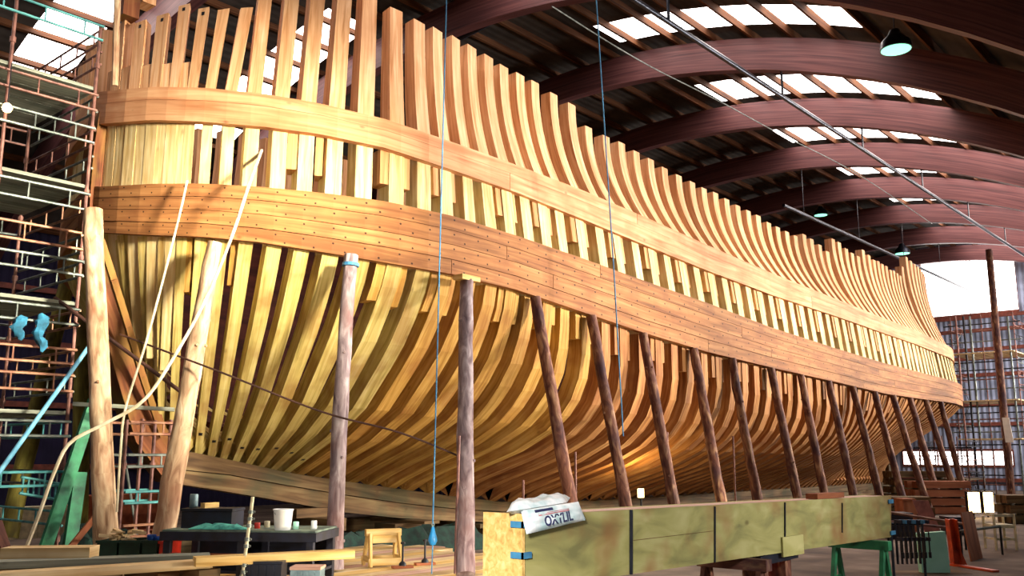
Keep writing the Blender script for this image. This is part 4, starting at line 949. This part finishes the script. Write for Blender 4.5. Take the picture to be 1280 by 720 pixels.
m = MB(); p = at(141, 140, Y=13.3); q = at(147, -8, Y=13.3); m.tube([V(p.x, 13.3, zs(7.68) + .02), V(q.x, 13.3, q.z)], .05, 8); tag(m.build('scaffold_pole', MT['log_pale'], origin=(p.x, 13.3, zs(7.68) + .02), smooth=True), 'slim upright wooden pole at the top left beside the bow heads', 'pole')
# small trestle tower under the forefoot
xa = at(164, 600, Y=12.7).x; xb = at(200, 600, Y=12.7).x
scaffold('small tube tower in front of the forefoot between two log props', [xa, xb], [12.5, 12.95], [], 2.25, [(2.2, .16, 'a'), (1.75, .16, 'a'), (1.25, .15, 'a'), (.8, .15, 'f')], ['rail_or', 'rail_gr', 'rail_tq', 'rail_or'], end=False, rungs=.25)
# scaffold against the end wall
XE = 46.0; y0 = at(1276, 500, X=XE).y; y1 = at(1196, 500, X=XE).y
sc2 = scaffold('dark tube scaffold with plank decks beyond the stern by the end wall', [XE, XE + 2.2], [y0, (y0 + y1) / 2, y1], [at(1240, 548, X=XE).z, at(1240, 500, X=XE).z, at(1240, 440, X=XE).z], at(1240, 392, X=XE).z,
         [(at(1240, y_, X=XE).z, .25, 'a') for y_ in (402, 420, 448, 465, 482, 515, 530, 560, 590, 610, 630)], ['rail_red', 'black', 'rail_gr', 'rail_red'], board='plank', end=False)
for j, y_ in enumerate((404, 412, 426, 452, 462, 474, 486, 508, 516, 524, 540, 556, 594, 606, 618, 632, 642)):
    z = at(1240, y_, X=XE).z; m = MB(); m.tube([(XE - .06, y0 - .3, z), (XE - .06, y1 + .3, z)], .03, 6); m.build('ledger', MT[['black', 'rail_red', 'rail_gr', 'black'][j % 4]], sc2)
for j, px in enumerate((1204, 1214, 1222, 1250, 1258, 1270)):
    y = at(px, 500, X=XE).y; m = MB(); m.tube([(XE - .12, y, 0), (XE - .12, y, at(px, 395, X=XE).z)], .045, 6); m.build('standard', MT[['rail_red', 'black', 'rail_gr'][j % 3]], sc2)
p = at(1236, 312, X=44.0); q = at(1260, 520, X=44.0); m = MB(); m.tube([(44.0, p.y, 0), (44.0, p.y, p.z)], .14, 12); tag(m.build('timber_mast', MT['log'], origin=(44.0, p.y, 0), smooth=True), 'thick brown round post standing in front of the end wall window', 'post')
p = at(1254, 522, X=43.5); q = at(1264, 553, X=43.5); m = MB(); m.hexa([V(43.5, p.y, q.z), V(43.5, q.y - .1, q.z), V(43.53, q.y - .1, q.z), V(43.53, p.y, q.z), V(43.5, p.y + .05, p.z), V(43.5, q.y, p.z), V(43.53, q.y, p.z), V(43.53, p.y + .05, p.z)]); o = m.build('white_sheet', MT['white'], origin=V(43.5, p.y, q.z)); tag(o, 'white sheet hanging on the far scaffold below the round post', 'sheet')

# dark tube frame among the far shores
X3 = 39.5; ya = at(1212, 600, X=X3).y; yb = 12.5
s3 = scaffold('low dark tube frame behind the far log shores under the stern', [X3, X3 + 2], [ya, (ya + yb) / 2, yb], [at(1160, 598, X=X3).z], at(1160, 548, X=X3).z + .1, [(at(1160, y_, X=X3).z, .2, 'a') for y_ in (552, 575, 590, 612, 628)], ['black', 'rail_red', 'black'], board='keel', end=False)
for j, y_ in enumerate((560, 570, 583, 605, 620, 634)):
    z = at(1160, y_, X=X3).z; m = MB(); m.tube([(X3 - .06, ya - .2, z), (X3 - .06, yb + .2, z)], .03, 6); m.build('ledger', MT[['black', 'rail_red', 'rail_or'][j % 3]], s3)
# blue pole, green timber, left-hand clutter
m = MB(); m.tube([at(112, 432, Y=13.2), at(-20, 617, Y=12.2)], .03, 10); o = m.build('tube_pole', MT['blue_pole'], origin=at(112, 432, Y=13.2), smooth=True); tag(o, 'light blue pole slanting down to the left in front of the scaffold', 'pole')
for (a, b, Y0, w_, mat, lab) in (((118, 500), (55, 690), 13.3, .16, 'green', 'green painted timber leaning to the left below the scaffold'), ((100, 590), (86, 690), 14.0, .18, 'green', 'dark green upright timber behind the leaning green one'), ((124, 640), (98, 672), 12.9, .08, 'ply', 'short brown timber leaning against the pale log post')):
    p, q = at(*a, Y=Y0), at(*b, Y=Y0); q = p + (q - p) * ((p.z - .02) / max(.1, p.z - q.z)) if q.z < 0 else q
    s_ = (p.z - .03) / (p.z - q.z); q = p + (q - p) * s_; m = MB(); m.bar(p, q, w_, w_ * .5, up=(0, 1, 0)); tag(m.build('leaning_timber', MT[mat], origin=q), lab, 'timber')
p = at(26, 596, Y=13.6); q = at(86, 607, Y=13.6); t = thing('ladder', 'short turquoise ladder lying level below the scaffold', 'ladder', p)
m = MB(); m.tube([p, q], .02, 8); m.build('stile', MT['rail_tq'], t); m = MB(); m.tube([p - V(0, 0, .22), q - V(0, 0, .22)], .02, 8); m.build('stile', MT['rail_tq'], t)
for k in range(9): a = p + (q - p) * ((k + .5) / 9); m = MB(); m.tube([a, a - V(0, 0, .22)], .014, 6); m.build('rung', MT['rail_tq'], t)
m = MB(); 
for k, (a, Y0, L, h, mat, lab) in enumerate((((96, 668), 18.5, 3.2, .30, 'brick', 'long low stack of orange blocks behind the pale log post'), ((100, 642), 20.5, 2.4, .9, 'brick', 'higher stack of pinkish orange blocks further back on the left'), ((0, 640), 21, 1.6, .7, 'cream', 'pale stack at the left edge of the yard floor'))):
    p = at(*a, Y=Y0); m = MB(); n_ = int(L / .4); r_ = max(1, int(h / .22))
    for j in range(n_):
        for i in range(r_): m.box((p.x + j * .4, Y0, i * .22 + .0), (p.x + j * .4 + .39, Y0 + .45, i * .22 + .215))
    tag(m.build('block_stack', MT[mat], origin=(p.x, Y0, 0)), lab, 'stack')
for k, (a, b, mat) in enumerate((((19, 395), (28, 425), 'rag'), ((45, 392), (56, 440), 'rag'))):
    p = at((a[0] + b[0]) / 2, a[1], Y=13.32); q = at((a[0] + b[0]) / 2, b[1], Y=13.30); m = MB(); pts = [p + (q - p) * f_ + V(.03 * math.sin(f_ * 9), 0, 0) for f_ in np.linspace(0, 1, 9)]
    m.tube(pts, [.03, .07, .09, .06, .075, .06, .07, .05, .02], 9, wob=.3); tag(m.build('hanging_rag', MT[mat], origin=p, smooth=True), ['teal rag hanging on the scaffold rail, the left one', 'blue rag hanging on the scaffold rail, the right one'][k], 'rag')
m = MB(); p = at(92, 505, Y=13.0); q = at(218, 512, Y=12.3); m.bar(p, q, .18, .05); tag(m.build('cross_plank', MT['plank_grey'], origin=p), 'grey plank laid level from the scaffold to the small tube tower', 'plank')
m = MB(); p = at(68, 372, Y=13.6); q = at(240, 500, Y=11.9); m.tube([p, q], .028, 8); tag(m.build('steel_rod', MT['chain'], origin=p, smooth=True), 'rusty steel rod slanting down across the bow', 'rod')

# ---------------------------------------------------------------- ropes and cables
def rope(name, lab, pts, r, mat, n=40, cat='rope'):
    P_ = np.array([tuple(p) for p in pts]); d = np.concatenate([[0], np.cumsum(np.linalg.norm(np.diff(P_, axis=0), axis=1))]); out = []
    for t in np.linspace(0, d[-1], n):                    # smooth interpolation through the points
        k = min(max(int(np.searchsorted(d, t)) - 1, 0), len(P_) - 2); f_ = (t - d[k]) / (d[k + 1] - d[k])
        p0 = P_[max(k - 1, 0)]; p1 = P_[k]; p2 = P_[k + 1]; p3 = P_[min(k + 2, len(P_) - 1)]
        out.append(tuple(.5 * (2 * p1 + (p2 - p0) * f_ + (2 * p0 - 5 * p1 + 4 * p2 - p3) * f_ ** 2 + (3 * p1 - p0 - 3 * p2 + p3) * f_ ** 3)))
    m = MB(); m.tube(out, r, 7); o = m.build(name, MT[mat], origin=out[0], smooth=True); return tag(o, lab, cat)
rope('rope', 'white rope hanging from between the wales and curving down to the lower left', [at(327, 188, Y=11.2), at(311, 232, Y=10.55), at(290, 295, Y=10.6), at(258, 372, Y=10.8), at(220, 442, Y=10.9), at(180, 500, Y=11.0), at(130, 530, Y=11.2), at(88, 553, Y=11.3), at(68, 590, Y=11.3), at(50, 640, Y=11.3), at(33, 684, Y=11.3)], .022, 'rope_w', 60)
rope('rope', 'thin white rope hanging nearly straight in front of the bow', [at(234, 226, Y=11.75), at(226, 262, Y=11.7), at(205, 345, Y=11.75), at(182, 430, Y=11.8), at(157, 510, Y=11.85), at(151, 560, Y=11.9), at(146, 640, Y=12)], .016, 'rope_w', 40)
rope('chain', 'dark chain stretched across the lower frames to the pinkish log prop', [at(150, 418, Y=12.3), at(270, 463, Y=10.9), at(400, 514, Y=9.9), at(500, 541, Y=9.2), at(578, 572, Y=8.75)], .014, 'chain', 40, 'chain')
hr = thing('hoist_rope', 'blue rope hanging from the roof with a blue pulley block at its end', 'hoist', at(541, 655, Y=8.5))
a0 = at(541, 655, Y=8.5); a1 = at(558, 0, Y=8.5); a1 = a0 + (a1 - a0) * ((11.5 - a0.z) / (a1.z - a0.z)); m = MB(); m.tube([a0, a1], .010, 6); m.build('rope', MT['rope_b'], hr)
m = MB(); c = at(541, 671, Y=8.5); m.lathe(c, [(.0, -.10), (.035, -.095), (.058, -.05), (.05, .0), (.03, .06), (.02, .11), (.0, .14)], 14); m.build('pulley_block', MT['pulley'], hr, smooth=True)
m = MB(); m.tube([c + V(0, 0, .10), c + V(.02, 0, .15), c + V(0, 0, .19), c + V(-.02, 0, .15), c + V(0, 0, .1)], .008, 6); m.build('hook', MT['rail_gr'], hr)
m = MB(); m.tube([c + V(0, 0, -.1), V(c.x - .01, c.y, .31)], .008, 6); m.build('fall', MT['rope_b'], hr)
a0 = at(779, 545, Y=9.0); a1 = at(745, 0, Y=9.0); a1 = a0 + (a1 - a0) * ((11.4 - a0.z) / (a1.z - a0.z)); m = MB(); m.tube([a0, a0 + (a1 - a0) * .3 + V(.03, 0, 0), a1], .013, 6); tag(m.build('cable', MT['rope_b'], origin=a0), 'thin blue cable hanging from the roof in front of the middle of the hull', 'cable')
m = MB(); a, b = at(569, 712, Y=8.35), at(574, 545, Y=8.5); m.tube([V(a.x, a.y, .30), b], .02, 8); tag(m.build('steel_pole', MT['rail_red'], origin=V(a.x, a.y, .3)), 'thin red steel pole standing against the pinkish log prop', 'pole')
for k, (px, p0, p1) in enumerate(((719, 565, 640), (834, 540, 632), (654, 600, 640), (916, 545, 620))):
    b = at(px, p0, Y=10.4); m = MB(); m.tube([V(b.x, b.y, 0), b], .022, 8); tag(m.build('steel_pole', MT['rail_red'], origin=V(b.x, b.y, 0)), ['rusty steel strut behind the first barked log shore', 'rusty steel strut right of the third barked log shore', 'short rusty strut behind the folded bag', 'rusty steel strut right of the fourth barked log shore'][k], 'strut')

# overhead rails, wires, lamps
LA = 2.1; ry, rz = 4.26 * LA, 4.06 * LA + H
rl = thing('crane_rail', 'long shiny steel rail hung from the roof arches on the right', 'rail', V(20, ry, rz))
m = MB(); m.tube([(12, ry, rz), (51.5, ry, rz)], .055, 10); m.build('rail', MT['lamp_metal'], rl, smooth=True)
for x in arch_x:
    if x > 12: m = MB(); m.bar((x, ry, rz), (x, ry, arc_pt(ry, AR) + .02), .07, .03, up=(0, 1, 0)); m.build('hanger', MT['lamp_metal'], rl)
c = at(1037, 283, Y=13.0); r2 = thing('crane_rail', 'lower steel rail running just above the frame heads', 'rail', V(25, 13, c.z)); m = MB(); m.tube([(29, 13.0, c.z), (51.5, 13.0, c.z)], .06, 10); m.build('rail', MT['lamp_metal'], r2, smooth=True)
for x in arch_x:
    if x > 29: m = MB(); m.bar((x, 13, c.z), (x, 13, arc_pt(13, AR) + .02), .02, .02, up=(0, 1, 0)); m.build('hanger', MT['lamp_metal'], r2)
rope('wire', 'thin sagging electric wire under the roof left of the steel rail', [at(690, 8, Y=11), at(800, 76, Y=11), at(900, 127, Y=11), at(974, 167, Y=11), at(1071, 217, Y=11), at(1164, 279, Y=11)], .016, 'rail_gr', 40, 'wire')
p = at(560, 56, X=15.4); q = at(700, -4, X=15.4); m = MB(); m.tube([p, (p + q) / 2 + V(0, 0, .12), q], .06, 8); tag(m.build('roof_pipe', MT['steel'], origin=p), 'dark pipe under the nearest roof arch above the frame heads', 'pipe')
def bay_lamp(px, py, X, r, lab):
    c = at(px, py, X=X); t = thing('high_bay_lamp', lab, 'lamp', c); m = MB(); m.lathe(c, [(r, 0), (r * .92, r * .5), (r * .45, r * 1.0), (r * .3, r * 1.35), (0, r * 1.4)], 20); m.build('lamp_shade', MT['lamp_metal'], t, smooth=True)
    m = MB(); m.lathe(c + V(0, 0, -.015), [(0, -.02), (r * .6, -.012), (r * .93, .01), (0, .012)], 20); m.build('lens', MT['lampglow'], t)
    z1 = arc_pt(c.y, RP) + .02; m = MB(); m.tube([c + V(0, 0, r * 1.38), V(c.x, c.y, z1)], .012, 6); m.build('cord', MT['black'], t)
bay_lamp(1120, 62, 17.6, .30, 'large greenish high bay lamp at the upper right'); bay_lamp(1026, 269, 39.0, .30, 'small high bay lamp above the frame heads, the left one of two'); bay_lamp(1128, 317, 45.5, .36, 'small high bay lamp above the stern near the end wall'); bay_lamp(641, 88, 21.5, .2, 'high bay lamp half hidden behind the frame heads at the top')
for k, (px, lab) in enumerate(((1218, 'bright box floodlight on the floor near the far shores, the larger left one'), (1236, 'bright box floodlight on the floor near the far shores, the right one'))):
    c = at(px, 628, fw=27.0); t = thing('floodlight', lab, 'floodlight', V(c.x, c.y, 0)); d = V(sY, -cY, 0); n = V(cY, sY, 0)
    def fbox(w_, h_, n0, n1, nm, mat):
        m = MB(); g = [c + d * a + n * b for a, b in ((-w_, n0), (w_, n0), (w_, n1), (-w_, n1))]; m.hexa([q - V(0, 0, h_) for q in g] + [q + V(0, 0, h_) for q in g]); m.build(nm, MT[mat], t)
    fbox(.16 - .03 * k, .28, 0, .02, 'lens', 'workglow'); fbox(.18 - .03 * k, .30, .022, .16, 'housing', 'black')
    m = MB(); m.tube([V(c.x, c.y, 0) + n * .1, V(c.x, c.y, c.z - .28) + n * .1], .025, 8); m.build('stand', MT['black'], t)
for nm, px, py, Y, r, z1, lab in (('bare_lamp', 331, 367, 12.9, .06, 6.2, 'bare glowing lamp inside the hull between the bow frames'), ('bare_lamp', 9, 135, 13.3, .07, zs(7.68) - .1, 'bare glowing lamp on the scaffold at the left edge')):
    c = at(px, py, Y=Y); t = thing(nm, lab, 'lamp', c); m = MB(); m.lathe(c, [(0, -r), (r * .7, -r * .7), (r, 0), (r * .7, r * .7), (r * .3, r)], 14); m.build('bulb', MT['workglow'], t, smooth=True)
    m = MB(); m.tube([c + V(0, 0, r * .9), V(c.x, c.y, z1)], .008, 6); m.build('cord', MT['black'], t)
# work lamp under the bottom of the ship
c = at(801, 617, Y=11.2); t = thing('work_lamp', 'small bright work lamp on a stand under the hull bottom', 'lamp', V(c.x, c.y, 0))
m = MB(); m.box((c.x - .06, c.y - .04, c.z - .08), (c.x + .06, c.y + .04, c.z + .10)); m.build('lens', MT['workglow'], t); m = MB(); m.tube([(c.x, c.y, 0), (c.x, c.y, c.z - .08)], .02, 8); m.build('stand', MT['black'], t)
WORK = c
# =================================================================== CAMERA, LIGHT
cam = bpy.data.cameras.new('camera'); co = bpy.data.objects.new('camera', cam); C.objects.link(co)
cam.sensor_width = 36; cam.lens = F_PX / 1280 * 36; cam.clip_end = 300
co.location = (0, 0, H); co.rotation_euler = (math.pi / 2 + PITCH, 0, YAW - math.pi / 2)
bpy.context.scene.camera = co
w = bpy.data.worlds.new('world'); bpy.context.scene.world = w; w.use_nodes = True
bg = w.node_tree.nodes['Background']; bg.inputs[0].default_value = (0.95, 0.97, 1.0, 1); bg.inputs[1].default_value = 0.12
def lamp(kind, name, loc, target, energy, col, **k):
    l = bpy.data.lights.new(name, kind); l.energy = energy; l.color = col
    for a, b in k.items(): setattr(l, a, b)
    o = bpy.data.objects.new(name, l); C.objects.link(o); o.location = loc
    o.rotation_euler = (Vector(target) - Vector(loc)).to_track_quat('-Z', 'Y').to_euler(); return o
for k, x in enumerate((10, 18, 26, 34, 42)):
    lamp('AREA', 'hull_side_fill', (x + 9, .8, 6.0), (x, 11, 5.4), 540, (1.0, .93, .86), shape='RECTANGLE', size=1.2, size_y=1.0, spread=math.radians(75))  # added unseen lamps that brighten the hull from the near side
lamp('AREA', 'bow_fill', (6.7, 1.0, 5.8), (6.1, 12.6, 5.0), 400, (1.0, .92, .72), shape='RECTANGLE', size=1.0, size_y=1.0, spread=math.radians(42))  # added unseen lamp to lift the bow
lamp('AREA', 'formwork_fill', (10.5, -4.0, 4.0), (9.5, 4.4, .7), 80, (1.0, .95, .86), shape='RECTANGLE', size=1.5, size_y=.6, spread=math.radians(60))  # added lamp behind the camera for the formwork front
lamp('AREA', 'end_wall_fill', (43.5, 3.0, 7.0), (52, 14, 4.5), 420, (1.0, .96, .92), shape='RECTANGLE', size=1.0, size_y=1.0, spread=math.radians(110))  # added lamp out of view that brightens the end wall
for x, y in ((8.3, 5.6), (12.2, 5.7), (17.3, 7.4)):
    lamp('AREA', 'hull_bottom_fill', (x, y, .45), (x - 3.5, 12.2, 1.6), 80, (1.0, .88, .66), shape='RECTANGLE', size=.6, size_y=.3, spread=math.radians(120))  # added low lamps hidden by the beam, lighting the hull bottom
lamp('AREA', 'formwork_fill', (-1.0, .6, 3.4), (4.9, 5.0, .7), 62, (1.0, .93, .82), shape='RECTANGLE', size=.8, size_y=.8, spread=math.radians(36))  # added unseen lamp for the chipboard end of the beam
l = bpy.data.lights.new('work_light','POINT'); l.energy = 60; l.color = (1,.72,.3); l.shadow_soft_size = .1; o = bpy.data.objects.new('work_light', l); C.objects.link(o); o.location = WORK + V(0, .12, .18)
sc = bpy.context.scene
sc.view_settings.view_transform = 'Standard'; sc.view_settings.look = 'None'; sc.view_settings.exposure = 0.12; sc.view_settings.gamma = 1.0
sc.view_settings.use_curve_mapping = False
sc.cycles.max_bounces = 4; sc.cycles.diffuse_bounces = 2
